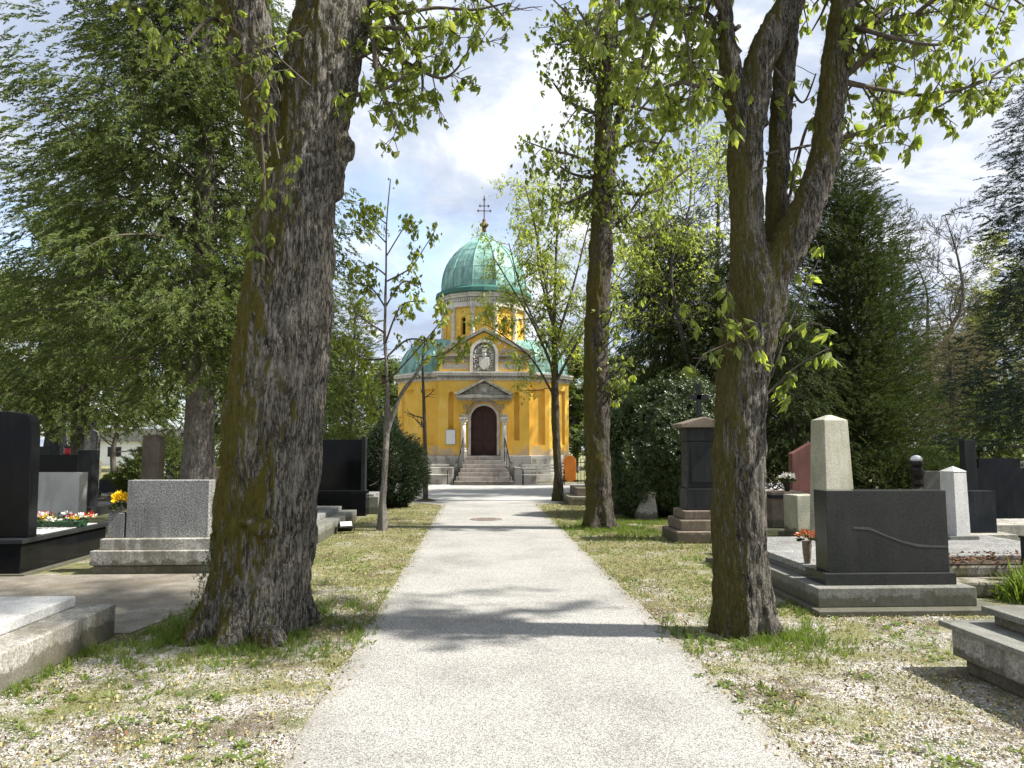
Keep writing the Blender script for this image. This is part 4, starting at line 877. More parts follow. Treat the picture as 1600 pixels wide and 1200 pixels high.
class Grower:
    def __init__(s, seed): s.r = np.random.default_rng(seed); s.lines = []; s.tips = []; s.dirs = []
    def branch(s, p, d, L, rad, lvl, wander=.25, up=.05, kids=5, spread=.9, step=.12, kl=.55, leafend=0, r_end=.35):
        p = np.array(p, float); d = np.array(d, float); d /= np.linalg.norm(d); n = max(3, int(L/step)); pts = [p.copy()]; ds = [d.copy()]
        for i in range(n):
            d = d+s.r.normal(size=3)*wander*math.sqrt(step)+np.array([0, 0, up])*step; d /= np.linalg.norm(d); p = p+d*L/n; pts.append(p.copy()); ds.append(d.copy())
        rr = np.linspace(rad, rad*r_end if lvl else rad*.5, n+1); s.lines.append((pts, rr))
        s.kidson(pts, ds, rr, L, lvl, wander, up, kids, spread, step, kl)
    def kidson(s, pts, ds, rr, L, lvl, wander, up, kids, spread, step, kl, t0=.25):
        n = len(pts)-1
        if lvl > 0:
            for k in range(kids):
                t = t0+(1-t0)*(k+s.r.random())/kids; i = min(n, int(t*n)); dd = ds[i]; q = s.r.normal(size=3); q -= dd*q.dot(dd); q /= np.linalg.norm(q)
                nd_ = dd*(1-spread*.5)+q*spread; s.branch(pts[i], nd_, L*kl*(1.15-t*.6)*s.r.uniform(.7, 1.2), max(rr[i]*.6, .003), lvl-1, wander, up, kids, spread, step, kl)
            s.tips.append(pts[-1]); s.dirs.append(ds[-1])
        else:
            for i in range(max(1, n//2), n+1): s.tips.append(pts[i]); s.dirs.append(ds[i])
    def along(s, pts4, lvl, n, L, t0=.1, t1=1, bias=(0, 0, 0), **kw):      # side branches off a limb polyline (x,y,z,r)
        sp = smooth_path(pts4, 40); m = len(sp)
        for k in range(n):
            t = t0+(t1-t0)*(k+s.r.random())/n; i = min(m-2, int(t*(m-1))); d = sp[i+1][:3]-sp[i][:3]; d /= np.linalg.norm(d)+1e-9
            q = s.r.normal(size=3)+np.array(bias); q -= d*q.dot(d); q /= np.linalg.norm(q)+1e-9
            s.branch(sp[i][:3], q+d*.35, L*s.r.uniform(.6, 1.2), min(.045, sp[i][3]*.45), lvl, **kw)
    def wood(s, name, m, parent, sides=5, minr=.0035, world=True):
        Vs, Fs, off = [], [], 0
        for pts, rr in s.lines:
            P = np.array(pts); n = len(P); d = np.gradient(P, axis=0); d /= np.linalg.norm(d, axis=1, keepdims=True)+1e-9
            ref = np.array([.3, .5, .8]); u = np.cross(d, ref); u /= np.linalg.norm(u, axis=1, keepdims=True)+1e-9; v = np.cross(d, u)
            r = np.maximum(np.asarray(rr), minr)[:, None]; ring = [P+(u*math.cos(a)+v*math.sin(a))*r for a in np.arange(sides)*2*math.pi/sides]
            V = np.stack(ring, 1).reshape(-1, 3); i = np.arange(n-1)[:, None]*sides; k = np.arange(sides)[None]; k2 = (k+1) % sides
            Fc = np.stack([i+k, i+k2, i+sides+k2, i+sides+k], 2).reshape(-1, 4); Vs.append(V); Fs.append(Fc+off); off += len(V)
        return obj(name, mesh_np(name, np.concatenate(Vs), np.concatenate(Fs)), m, parent, smooth=True, world=world)
    def leaves(s, name, tpls, m, parent, size, per=1, jit=.03, upright=.8, keep=None):
        P = np.repeat(np.array(s.tips), per, 0); D = np.repeat(np.array(s.dirs), per, 0)
        P = P+s.r.normal(size=P.shape)*jit
        if keep is not None: k = keep(P); P, D = P[k], D[k]
        D = D*.35+s.r.normal(size=D.shape)*.3+np.array([0, 0, upright]); n = len(P)
        V, Fc = scatter(tpls, P, D, s.r.random(n)*6.28, size*s.r.uniform(.4, 1.35, n), s.r)
        return obj(name, mesh_np(name, V, Fc), m, parent, world=True)
def pl(pts, Y, k=1.0):                              # list of (px,py,width_px[,dY]) -> (x,y,z,r)
    o = []
    for p in pts:
        y = Y+(p[3] if len(p) > 3 else 0); q = at(p[0], p[1], y); o.append((q.x, q.y, q.z, p[2]/2*y/F*k))
    return o
def inframe(P, pad=0):
    V = P-np.array([0, 0, CAMZ]); f = V @ np.array(FW); x = 800+F*(V @ np.array(RT))/np.maximum(f, .1); y = 600-F*(V @ np.array(UP))/np.maximum(f, .1); return x, y, f

# 1. big left chestnut
b0 = gnd(396, 985)
t = thing('chestnut_tree', 'massive old chestnut with mossy forked trunk left of the path', 'tree', b0, group='chestnuts along the path')
Yb = b0.y
main = pl([(394, 1010, 165), (398, 960, 166), (407, 900, 158), (414, 820, 162), (425, 700, 162), (434, 600, 160), (446, 500, 152), (456, 400, 140), (465, 310, 124), (479, 230, 116), (494, 150, 126), (508, 80, 128), (524, 0, 124, .1), (545, -110, 120, .2), (580, -260, 105, .4), (620, -500, 80, .6), (650, -800, 50, .8)], Yb, .92)
left = pl([(455, 330, 70, .0), (430, 230, 75, -.05), (412, 150, 78, -.1), (395, 80, 84, -.15), (376, 0, 90, -.2), (350, -120, 85, -.3), (310, -300, 70, -.5), (270, -560, 50, -.8)], Yb, .88)
web = pl([(462, 300, 90), (450, 200, 70), (440, 120, 40)], Yb)
thick_wood('trunk', [main, left, web], BARK, t, .020, .022, 15, knobs=[(at(532, 232, Yb), .12, (.95, 1, 1.35)), (at(519, 272, Yb), .13, (.9, 1, 2.3)), (at(415, 824, Yb-.47), .10, (1.1, .9, .8)), (at(393, 815, Yb-.45), .06, (1.8, .9, .6))], seed=3, roots=8, base=(b0.x, b0.y, 0, .43), moss=9000)
G = Grower(21)
KW = dict(wander=.35, up=-.15, kids=4, spread=.75, step=.10, kl=.5)
def drooper(G, pts, Y, lvl=1, n=12, L=.5, r0=None, **kw):
    dx, dy = pts[0][0]-pts[1][0], pts[0][1]-pts[1][1]; ln = math.hypot(dx, dy)+.01; ex = min(26*6.4/Y+6, ln)
    pts = [(pts[0][0]+dx/ln*ex, pts[0][1]+dy/ln*ex, pts[0][2])+tuple(pts[0][3:])]+list(pts)
    q = pl(pts, Y, .6 if lvl == 0 else .85); sp = smooth_path(q, 30); G.lines.append(([p[:3] for p in sp], [max(p[3], .004) for p in sp]))
    k = dict(KW); k.update(kw); G.along(q, lvl, n, L, .15, 1, (0, 0, -.2), **k); G.tips.append(sp[-1][:3]); G.dirs.append(np.array([0, 0, -1.]))
drooper(G, [(570, 20, 14), (582, 60, 11, -.1), (590, 120, 9, -.2), (605, 160, 7, -.2), (625, 205, 4, -.2)], Yb, 1, 12, .4)
drooper(G, [(560, 90, 10), (600, 75, 9, .2), (640, 100, 8, .3), (690, 122, 6, .4), (720, 100, 4, .4), (740, 60, 3, .4)], Yb, 1, 16, .42)
drooper(G, [(545, 150, 10), (575, 145, 8, -.2), (610, 135, 6, -.3), (640, 110, 4, -.3)], Yb, 1, 8, .3)
drooper(G, [(575, 0, 12), (620, 20, 9, .4), (680, 12, 7, .6), (740, 15, 5, .7), (790, 5, 3, .8)], Yb, 1, 16, .40)
drooper(G, [(560, -60, 14), (620, -70, 12, .5), (700, -40, 9, 1), (760, 0, 5, 1.2), (790, 30, 3, 1.3)], Yb, 1, 14, .45)
drooper(G, [(580, 40, 10), (640, 45, 7, -.3), (690, 40, 5, -.4), (720, 60, 3, -.4)], Yb, 1, 12, .35)
drooper(G, [(600, 0, 10), (650, 80, 7, .3), (660, 140, 5, .4), (640, 175, 3, .4)], Yb, 1, 10, .3)
drooper(G, [(355, 40, 10), (330, 30, 8, -.3), (300, 55, 5, -.5), (285, 90, 3, -.5)], Yb, 1, 8, .35)
drooper(G, [(345, -20, 12), (300, -40, 10, .3), (250, -20, 7, .6), (210, 20, 4, .8)], Yb, 1, 10, .4)
# epicormic shoots on the trunk
drooper(G, [(412, 400, 9, -.42), (414, 330, 8, -.44), (412, 260, 7, -.45), (408, 200, 5, -.46), (412, 165, 3, -.46)], Yb, 0, 7, .16, up=.6, wander=.3)
drooper(G, [(414, 320, 6, -.44), (440, 290, 4, -.5), (448, 265, 3, -.52), (458, 245, 2, -.55)], Yb, 0, 4, .12, up=.5)
drooper(G, [(412, 395, 5, -.42), (398, 370, 4, -.5), (385, 335, 3, -.5), (368, 325, 2, -.5)], Yb, 0, 4, .12, up=.5)
for k in range(9): drooper(G, [(random.randint(400, 470), random.randint(30, 230), 5, -.4), (random.randint(370, 440), random.randint(40, 160), 3, -.6), (random.randint(320, 420), random.randint(20, 120), 2, -.6)], Yb, 0, 3, .2)
# crown above the frame
for lb, n in ((main[11:], 15), (left[4:], 11)): G.along(lb, 2, n, 2.2, .2, 1, (0, 0, .3), wander=.3, up=.1, kids=5, spread=.8, step=.22, kl=.5)
G.wood('limbs', TWIG, t); G.leaves('crown', CHT, LCH, t, .105, 1, .02, keep=lambda P: (~((inframe(P)[0] > 800) & (inframe(P)[1] > -30))) & (rng.random(len(P)) < .8))

# 2. right chestnut
b0 = gnd(1165, 990)
t = thing('chestnut_tree', 'chestnut splitting into three dark stems right of the path', 'tree', b0, group='chestnuts along the path'); Yb = b0.y
tr = pl([(1158, 1010, 94), (1158, 960, 94), (1155, 850, 95), (1155, 700, 94), (1160, 600, 96), (1170, 520, 104), (1184, 460, 106), (1168, 380, 66), (1166, 300, 64), (1166, 220, 66), (1178, 150, 60), (1188, 95, 56), (1215, 40, 54), (1238, 0, 54), (1262, -80, 50), (1280, -200, 44), (1290, -400, 34), (1290, -700, 22)], Yb, .86)
st2 = pl([(1166, 230, 50), (1148, 150, 44), (1138, 80, 32), (1130, 0, 26), (1120, -120, 24), (1100, -300, 16)], Yb, .88)
mid = pl([(1190, 500, 60, .15), (1206, 440, 46, .18), (1213, 350, 42, .22), (1217, 250, 42, .25), (1222, 150, 42, .25), (1232, 60, 38, .25), (1236, -40, 34, .3), (1240, -250, 28, .4), (1200, -500, 18, .5)], Yb, .88)
rt = pl([(1190, 500, 60, -.05), (1208, 430, 66, -.05), (1240, 370, 66, -.05), (1268, 310, 60, -.05), (1288, 240, 54), (1298, 170, 50), (1304, 100, 48), (1318, 0, 42), (1328, -100, 40), (1350, -300, 30), (1380, -600, 20)], Yb, .88)
thick_wood('trunk', [tr, st2, mid, rt], BARKR, t, .018, .014, 17, knobs=[(at(1194, 192, Yb-.02), .055, (1, 1, .8)), (at(1262, 318, Yb-.12), .06, (1, 1, .8)), (at(1215, 145, Yb), .05, (1, 1, 1)), (at(1122, 330, Yb+.05), .02, (1, 1, 1))], seed=8, roots=6, base=(b0.x, b0.y, 0, .22), moss=5000)
G = Grower(33)
drooper(G, [(1325, 60, 16), (1380, 20, 13, .1), (1420, -20, 12, .2), (1470, -60, 8, .3)], Yb, 1, 12, .45)
drooper(G, [(1335, 105, 16), (1365, 80, 13, -.1), (1400, 50, 11, -.2), (1445, 10, 9, -.3), (1490, -20, 7, -.4)], Yb, 1, 14, .4)
drooper(G, [(1330, 130, 12), (1380, 140, 9, .2), (1450, 148, 7, .3), (1530, 130, 6, .4), (1590, 95, 4, .5), (1640, 80, 3, .5)], Yb, 1, 22, .36)
drooper(G, [(1310, 215, 9), (1360, 205, 7, .2), (1410, 185, 5, .4), (1470, 165, 4, .4), (1520, 130, 3, .4), (1570, 120, 3, .4)], Yb, 1, 16, .3)
drooper(G, [(1310, 215, 6), (1345, 228, 4, .1), (1395, 222, 3, .1), (1430, 232, 2, .1)], Yb, 0, 8, .16)
drooper(G, [(1330, 40, 12), (1400, 60, 8, -.5), (1460, 70, 6, -.7), (1500, 60, 4, -.8)], Yb, 1, 12, .36)
drooper(G, [(1340, 0, 14), (1420, -30, 10, .8), (1500, -10, 7, 1.2), (1570, 20, 4, 1.4)], Yb, 1, 16, .4)
drooper(G, [(1350, -60, 14), (1450, -50, 10, -.4), (1540, -30, 7, -.6), (1600, 10, 4, -.6)], Yb, 1, 16, .4)
drooper(G, [(1130, 112, 12), (1100, 135, 9, -.1), (1060, 130, 8, -.1), (1020, 150, 5, -.1), (980, 200, 3, -.1)], Yb, 1, 12, .36)
drooper(G, [(1135, 60, 14), (1100, 20, 11, .2), (1050, 10, 8, .4), (1000, 30, 6, .5), (960, 60, 4, .5)], Yb, 1, 16, .42)
drooper(G, [(1130, 20, 14), (1090, -50, 11, -.3), (1040, -50, 8, -.5), (980, -20, 6, -.7), (940, 20, 4, -.8), (925, 90, 3, -.8)], Yb, 1, 18, .42)
drooper(G, [(1040, -10, 8, -.3), (1010, 60, 5, -.3), (1000, 120, 4, -.3), (985, 180, 3, -.3)], Yb, 1, 10, .34)
drooper(G, [(1060, -20, 8, -.2), (1070, 50, 5, -.5), (1080, 110, 4, -.6), (1075, 170, 3, -.6)], Yb, 1, 10, .34)
drooper(G, [(1110, 0, 8, .3), (1090, 60, 5, .3), (1060, 90, 4, .3)], Yb, 1, 10, .3)
drooper(G, [(1128, 120, 10, .5), (1090, 150, 7, 1.2), (1050, 190, 5, 1.8), (1010, 260, 3, 2.2)], Yb, 1, 16, .5)
drooper(G, [(1130, 60, 10, .5), (1090, 90, 7, 1.0), (1030, 90, 5, 1.6), (980, 140, 3, 2.0)], Yb, 1, 16, .5)
drooper(G, [(1230, 130, 8), (1255, 160, 6, .3), (1275, 115, 4, .3)], Yb, 0, 8, .2)
drooper(G, [(1160, 250, 8), (1140, 200, 6, -.3), (1135, 190, 4, -.3)], Yb, 0, 5, .15)
drooper(G, [(1225, 350, 7, .2), (1260, 200, 6, .5), (1290, 190, 4, .6)], Yb, 1, 7, .3)
drooper(G, [(1228, 235, 9, .2), (1290, 225, 7, .6), (1340, 240, 4, .8)], Yb, 0, 8, .2)
# low shoots on the trunk
for pts in ([(1215, 560, 7, -.1), (1235, 500, 5, -.1), (1262, 440, 4, -.1), (1280, 400, 3, -.1), (1275, 375, 2, -.1)], [(1215, 600, 7, -.1), (1235, 580, 5, -.15), (1265, 560, 4, -.2), (1295, 545, 3, -.2), (1288, 555, 2, -.2)], [(1218, 540, 6, -.1), (1240, 520, 4, -.2), (1270, 505, 3, -.2), (1288, 512, 2, -.2)], [(1130, 500, 6, -.15), (1110, 480, 4, -.2), (1085, 470, 3, -.2), (1072, 500, 2, -.2)], [(1130, 540, 5, -.2), (1100, 555, 4, -.25), (1080, 585, 3, -.25)], [(1150, 520, 5, -.3), (1140, 470, 4, -.35), (1132, 440, 2, -.35)], [(1190, 560, 5, -.3), (1185, 520, 3, -.35), (1178, 505, 2, -.35)], [(1215, 620, 5, -.1), (1232, 610, 3, -.2), (1232, 590, 2, -.2)], [(1170, 540, 5, -.3), (1160, 515, 3, -.35), (1150, 500, 2, -.35)]):
    drooper(G, pts, Yb, 0, 5, .10, up=-.3)
for lb, n in ((tr[13:], 12), (mid[6:], 11), (rt[7:], 16), (st2[3:], 10)): G.along(lb, 2, n, 2.0, .15, 1, (0, 0, .2), wander=.3, up=.1, kids=5, spread=.8, step=.22, kl=.5)
G.wood('limbs', TWIG, t); G.leaves('crown', CHT, LCH, t, .125, 1, .03, keep=lambda P: rng.random(len(P)) < .6)

# 3. middle tree right of path
b0 = gnd(936, 826)
t = thing('chestnut_tree', 'straight dark trunked tree with leafy crown in the middle distance right of the path', 'tree', b0, group='chestnuts along the path'); Yb = b0.y
tr = pl([(936, 840, 46), (936, 800, 42), (934, 700, 40), (932, 600, 40), (932, 500, 38), (938, 410, 38), (940, 330, 32), (943, 200, 30), (948, 100, 26), (958, 0, 22), (965, -150, 18), (970, -350, 12)], Yb)
br = pl([(948, 300, 20), (965, 190, 14, .2), (985, 140, 12, .4), (1010, 80, 10, .6), (1040, -20, 8, .8)], Yb)
thick_wood('trunk', [tr, br], BARKM, t, .03, .02, 9, knobs=[(at(952, 405, Yb-.05), .13, (.7, .8, 1.2)), (at(925, 385, Yb), .09, (.7, .8, 1.2)), (at(957, 340, Yb), .08, (.7, .8, 1.2))], seed=12, roots=6, base=(b0.x, b0.y, 0, .27))
G = Grower(44); KM = dict(wander=.3, up=.02, kids=4, spread=.7, step=.16, kl=.5)
for pts in ([(935, 130, 9), (900, 75, 6, .3), (860, 40, 4, .4)], [(940, 85, 10), (905, 60, 7, -.4), (870, 70, 4, -.6)], [(938, 270, 9), (900, 245, 6, -.3), (860, 235, 4, -.3), (820, 220, 2, -.3)], [(935, 280, 8), (890, 270, 5, .4), (850, 240, 4, .5)], [(950, 360, 8), (985, 330, 6, .3), (1020, 280, 4, .3)], [(938, 180, 9), (890, 160, 6, .4), (865, 130, 4, .6)], [(955, 240, 9), (1000, 220, 7, -.4), (1050, 230, 4, -.6)], [(955, 160, 9), (1010, 170, 6, .5), (1070, 190, 4, .8)], [(960, 60, 9), (1000, 100, 6, -.6), (1050, 120, 4, -.8)], [(930, 295, 8), (880, 320, 5, -.4), (850, 330, 3, -.4)], [(948, 320, 8), (1000, 370, 5, .4), (1040, 350, 3, .5)], [(955, 120, 8), (930, 60, 6, -.5), (900, 10, 4, -.8)], [(960, 300, 8), (1020, 300, 6, .8), (1080, 260, 4, 1.2)], [(965, 150, 8), (1040, 130, 6, 1), (1100, 90, 4, 1.6)]):
    drooper(G, pts, Yb, 1, 14, .62, **KM)
for k in range(9): a = random.uniform(460, 600); drooper(G, [(940+random.uniform(-8, 16), a+20, 5, -.2), (965+random.uniform(-10, 10), a, 3, -.5), (985+random.uniform(-25, 15), a+random.uniform(-10, 20), 2, -.6)], Yb, 0, 5, .25)
G.along(tr[8:], 2, 16, 1.7, .1, 1, (-.1, 0, .1), wander=.3, up=.1, kids=5, spread=.8, step=.22, kl=.5)
G.wood('limbs', TWIG, t); G.leaves('crown', CHT, LCH, t, .145, 1, .08)

# 4. fan-shaped young tree by the forecourt
b0 = gnd(872, 783)
t = thing('maple_tree', 'slim trunked tree with fan of fine leafy branches before the chapel', 'tree', b0, group='young trees beside the path'); Yb = b0.y
tr = pl([(874, 790, 20), (872, 740, 15), (868, 660, 14), (867, 580, 13), (866, 500, 10)], Yb, .9)
lims = [tr]
for e in ([(866, 520, 9), (850, 430, 7, -.2), (835, 350, 5, -.3), (820, 290, 3, -.4)], [(866, 500, 10), (868, 420, 7), (872, 340, 5), (878, 270, 3)], [(867, 540, 8), (895, 450, 6, .2), (915, 370, 4, .4), (930, 310, 3, .5)], [(867, 585, 8), (835, 510, 6, .3), (800, 450, 4, .5), (770, 400, 3, .6)], [(867, 600, 8), (905, 530, 6, -.3), (950, 460, 4, -.4), (985, 400, 3, -.4)], [(866, 560, 7), (820, 470, 5, -.5), (795, 380, 3, -.7)], [(867, 570, 7), (930, 470, 5, .6), (970, 380, 3, 1.)], [(866, 520, 7), (840, 400, 5, .8), (850, 310, 3, 1.2)], [(866, 620, 7), (830, 560, 5), (780, 520, 3), (755, 505, 2)]): lims.append(pl(e, Yb, .62))
thick_wood('trunk', [tr], BARKM, t, .03, .01, 9, seed=5, roots=5, base=(b0.x, b0.y, 0, .16))
G = Grower(55)
for q in lims[1:]:
    sp = smooth_path(q, 24); G.lines.append(([p[:3] for p in sp], [p[3] for p in sp])); G.along(q, 2, 13, 1.0, .1, 1, (0, 0, .5), wander=.2, up=.35, kids=3, spread=.6, step=.2, kl=.55)
G.wood('limbs', TWIG, t); G.leaves('crown', MPT, LMP, t, .13, 2, .12)

# 5. young chestnut left of the path
b0 = gnd(597, 829)
t = thing('young_chestnut_tree', 'slender pale barked young chestnut with sparse leaves left of the path', 'tree', b0, group='young trees beside the path'); Yb = b0.y
tr = pl([(597, 840, 18), (598, 790, 14), (601, 740, 13), (605, 650, 13), (605, 600, 9), (601, 520, 6), (603, 430, 4), (604, 350, 3), (610, 280, 2)], Yb, .82)
thick_wood('trunk', [tr[:7], pl([(604, 680, 9), (625, 620, 7, -.1), (650, 585, 6, -.2), (665, 560, 4, -.2)], Yb)], BARKY, t, .022, .006, 9, seed=6, roots=4, base=(b0.x, b0.y, 0, .09))
G = Grower(66); sp = smooth_path(tr[5:], 20); G.lines.append(([p[:3] for p in sp], [p[3] for p in sp]))
for e in ([(605, 660, 7), (590, 640, 5, .1), (575, 600, 3, .2)], [(603, 600, 7), (580, 570, 5), (545, 545, 3)], [(602, 560, 6), (640, 530, 5, .2), (690, 540, 3, .3)], [(601, 540, 6), (625, 480, 4, -.3), (655, 470, 3, -.4)], [(601, 520, 6), (570, 500, 4, -.2), (545, 478, 2, -.2)], [(602, 480, 5), (630, 440, 4, .3), (655, 450, 3, .3)], [(602, 480, 5), (580, 450, 4, .3), (548, 440, 2, .3)], [(603, 440, 5), (640, 420, 4), (655, 400, 3), (680, 360, 2)], [(603, 430, 5), (580, 415, 3), (550, 420, 2)], [(604, 400, 4), (635, 350, 3, .2), (645, 345, 2, .2)], [(604, 380, 4), (580, 355, 3, .2), (553, 325, 2, .2)], [(604, 350, 4), (585, 335, 2), (570, 320, 2)], [(606, 560, 6), (560, 560, 4, .3), (530, 530, 2, .4)], [(665, 560, 4), (700, 550, 3), (720, 530, 2)], [(601, 600, 5), (640, 560, 4, -.4), (690, 500, 3, -.6), (700, 470, 2, -.6)]):
    q = pl(e, Yb, .6); sp = smooth_path(q, 16); G.lines.append(([p[:3] for p in sp], [max(p[3], .003) for p in sp])); G.along(q, 0, 6, .28, .3, 1, (0, 0, .1), wander=.3, up=.3, step=.12); G.tips.append(sp[-1][:3]); G.dirs.append(np.array([0, 0, 1.]))
G.tips.append(np.array(tr[-1][:3])); G.dirs.append(np.array([0, 0, 1.])); G.wood('limbs', TWIG, t); G.leaves('crown', CHT, LMP, t, .135, 3, .07)

# 6. sapling with stake
b0 = gnd(665, 783)
t = thing('sapling', 'thin bare sapling tied to a stake in front of the chapel', 'tree', b0); Yb = b0.y
G = Grower(77); q = pl([(665, 786, 9), (665, 740, 8), (664, 680, 6), (662, 620, 5), (660, 560, 3), (664, 535, 2)], Yb); sp = smooth_path(q, 24); G.lines.append(([p[:3] for p in sp], [p[3] for p in sp]))
G.along(q, 1, 11, .55, .4, .95, wander=.3, up=.7, kids=3, spread=.6, step=.12, kl=.5); G.tips = G.tips[::4]; G.dirs = G.dirs[::4]
G.wood('trunk', TWIG, t, 6, .008); G.leaves('crown', CHT, LCH, t, .05, 1, .01)
bm = B(); lathe(bm, [(.35, 0), (.2, .06), (.05, .09)], 16); obj('soil_mound', bm, SOIL, t)
p = gnd(646, 783); s_ = thing('wooden_stake', 'pale round wooden stake with cross tie supporting the sapling', 'stake', p)
bm = B(); tube(bm, [(0, 0, 0), (0, 0, 1.62)], .035, 8); obj('pole', bm, STAKE, s_); bm = B(); tube(bm, [(0, -.03, 1.35), (.40, -.03, 1.33)], .025, 6); obj('tie_bar', bm, STAKE, s_)

# conifers ------------------------------------------------------------
def conifer(name, label, loc, H, Rm, zlow, nb, trunk_r, lm, bmt, sizes, tpl, droop=.5, per=16, prof=None, rise=.3, seed=0, group=None, dens=1.0, limbr=.02, spread=.16, hang=.7, asym=0):
    t = thing(name, label, 'tree', loc, 0, group); r = np.random.default_rng(seed+100); G = Grower(seed)
    loc = Vector(loc); lean = r.normal(size=2)*.02*H
    q = [(loc.x+lean[0]*k*k, loc.y+lean[1]*k*k, H*k, trunk_r*(1-k)+.015) for k in np.linspace(0, .97, 9)]
    q[0] = (q[0][0], q[0][1], -.1, q[0][3]*1.15)
    P, D = [], []
    prof = prof or (lambda u: (1-u)**.75*(1 if u > .12 else .75+2*u))
    for k in range(nb):
        u = ((k+r.random())/nb)**1.0; z = zlow+(H-zlow)*u; a = k*2.4+r.normal()*.5; L = Rm*prof(u)*r.uniform(.65, 1.15)*(1-asym*max(0, math.cos(a)))
        if L < .12: L = .12
        d = np.array([math.cos(a), math.sin(a), rise]); p = np.array([loc.x+lean[0]*u*u, loc.y+lean[1]*u*u, z]); n = max(3, int(L/.25)); pts = [p.copy()]
        for i in range(n):
            d = d+r.normal(size=3)*.10+np.array([0, 0, -droop/n+ (.25/n if i > n*.7 else 0)]); d /= np.linalg.norm(d); p = p+d*L/n; pts.append(p.copy())
        G.lines.append((pts, np.linspace(max(.008, limbr*L/Rm+.004), .005, n+1)))
        A = np.array(pts); m = max(4, int(per*L/Rm*dens)); tt = r.uniform(.12, 1, m)**.75; ii = np.minimum((tt*n).astype(int), n-1); ff = tt*n-ii
        c = A[ii]*(1-ff[:, None])+A[ii+1]*ff[:, None]; nc = max(2, m//9); cid = r.integers(0, nc, m); ct = (r.uniform(.15, 1, nc)**.75)[cid]; ii = np.minimum((ct*n).astype(int), n-1); ff = ct*n-ii; c = A[ii]*(1-ff[:, None])+A[ii+1]*ff[:, None]
        off = (r.normal(size=(nc, 3))*spread*np.array([1, 1, .5])*(.4+.9*L/Rm)*Rm*.55)[cid]+r.normal(size=(m, 3))*sizes[1]*np.array([.6, .6, .4])
        P.append(c+off); od = off.copy(); od[:, 2] = 0; od = od/(np.linalg.norm(od, axis=1, keepdims=True)+.01)
        rad = np.array([math.cos(a), math.sin(a), 0]); D.append(od*.5+rad*.7+r.normal(size=(m, 3))*.24+np.array([0, 0, -hang]))
    P, D = np.concatenate(P), np.concatenate(D); n = len(P)
    bm = B(); sp = smooth_path(q, 20); tube(bm, [p[:3] for p in sp], [p[3]*(1+.06*math.sin(i*1.9)) for i, p in enumerate(sp)], 14); obj('trunk', bm, bmt, t, smooth=True, world=True)
    G.wood('limbs', TWIG, t, 4)
    V, Fc = scatter(tpl, P, D, r.normal(size=n)*.45, r.uniform(sizes[0], sizes[1], n), r); obj('crown', mesh_np('crown', V, Fc), lm, t, world=True)
    return t
def G0(px, Y): return Vector((X(px, Y), Y, 0))
GC = 'conifers among the graves'
conifer('cypress_tree', 'huge pale trunked cypress with drooping sprays at the left', G0(311, 14.5), 17, 4.4, 2.7, 250, .30, LTH, BARKC, (.24, .42), SPT, .75, 165, lambda u: (1-u)**.8*(1 if u > .2 else .8+u), .45, 1, GC, 1.0, .05, .20, .75, asym=.42)
conifer('cypress_tree', 'dark cypress behind the left graves in the shade of the huge one', G0(120, 21), 11.5, 3.6, 2.2, 150, .2, LTH, BARKF, (.26, .44), SPT, .7, 110, None, .4, 2, GC, spread=.2)
conifer('cypress_tree', 'dark cypress at the left picture edge behind the black headstone', G0(-60, 26), 8.5, 3.5, 2.4, 90, .18, LDK, BARKF, (.3, .55), SPT, .7, 40, None, .4, 3, GC, spread=.2)
conifer('cypress_tree', 'broad green cypress showing right of the big left trunk', G0(548, 27), 7.2, 1.8, .5, 130, .14, LTH, BARKF, (.22, .40), SPT, .1, 34, lambda u: (1-u)**.6, .9, 4, GC, spread=.2, hang=-.3)
conifer('cypress_tree', 'narrow green cypress seen behind the young chestnut', G0(500, 31), 8.2, 1.9, .5, 120, .14, LDK, BARKF, (.25, .42), SPT, .1, 34, lambda u: (1-u)**.6, .9, 5, GC, spread=.2, hang=-.3)
conifer('cypress_tree', 'dark cypress filling the gap between big left trunk and pale trunk', G0(400, 24), 9, 2.4, .5, 150, .16, LDK, BARKF, (.25, .45), SPT, .5, 40, None, .5, 6, GC, spread=.2)
conifer('yew_tree', 'dense dark yew rising behind the ivy thicket', G0(1048, 27), 10.2, 2.9, .3, 260, .2, LDK, BARKF, (.22, .42), SPT, .3, 60, lambda u: (1-u)**.38, .6, 7, GC, spread=.2)
conifer('yew_tree', 'dense dark yew directly behind the right chestnut trunk', G0(1155, 25), 9.0, 2.8, .3, 240, .2, LDK, BARKF, (.22, .42), SPT, .3, 60, lambda u: (1-u)**.38, .6, 8, GC, spread=.2)
conifer('cypress_tree', 'broad dark cypress with feathery tip behind the grey obelisk', G0(1330, 21), 10.4, 2.6, .3, 290, .2, LDK, BARKF, (.20, .38), SPT, .0, 80, lambda u: (1-u)**.42*(1.0 if u < .78 else .6), 1.0, 9, GC, spread=.2, hang=-.35)
conifer('cypress_tree', 'smaller dark cypress leaning against the right side of the broad one', G0(1405, 22.5), 8.3, 1.7, .3, 150, .15, LDK, BARKF, (.20, .36), SPT, .1, 40, lambda u: (1-u)**.5, .9, 10, GC, spread=.2, hang=-.2)
conifer('cypress_tree', 'low dark cypress to the left of the grey obelisk', G0(1240, 19), 5.6, 1.7, .2, 150, .15, LDK, BARKF, (.20, .36), SPT, .2, 44, lambda u: (1-u)**.5, .7, 16, GC, spread=.2)
conifer('larch_tree', 'thin grey brown larch with wispy drooping twigs', G0(1490, 25), 6.2, 2.3, 1.6, 130, .15, LLAR, BARKF, (.3, .55), SPN, .6, 34, lambda u: (1-u)**.5, .5, 11, GC, spread=.2)
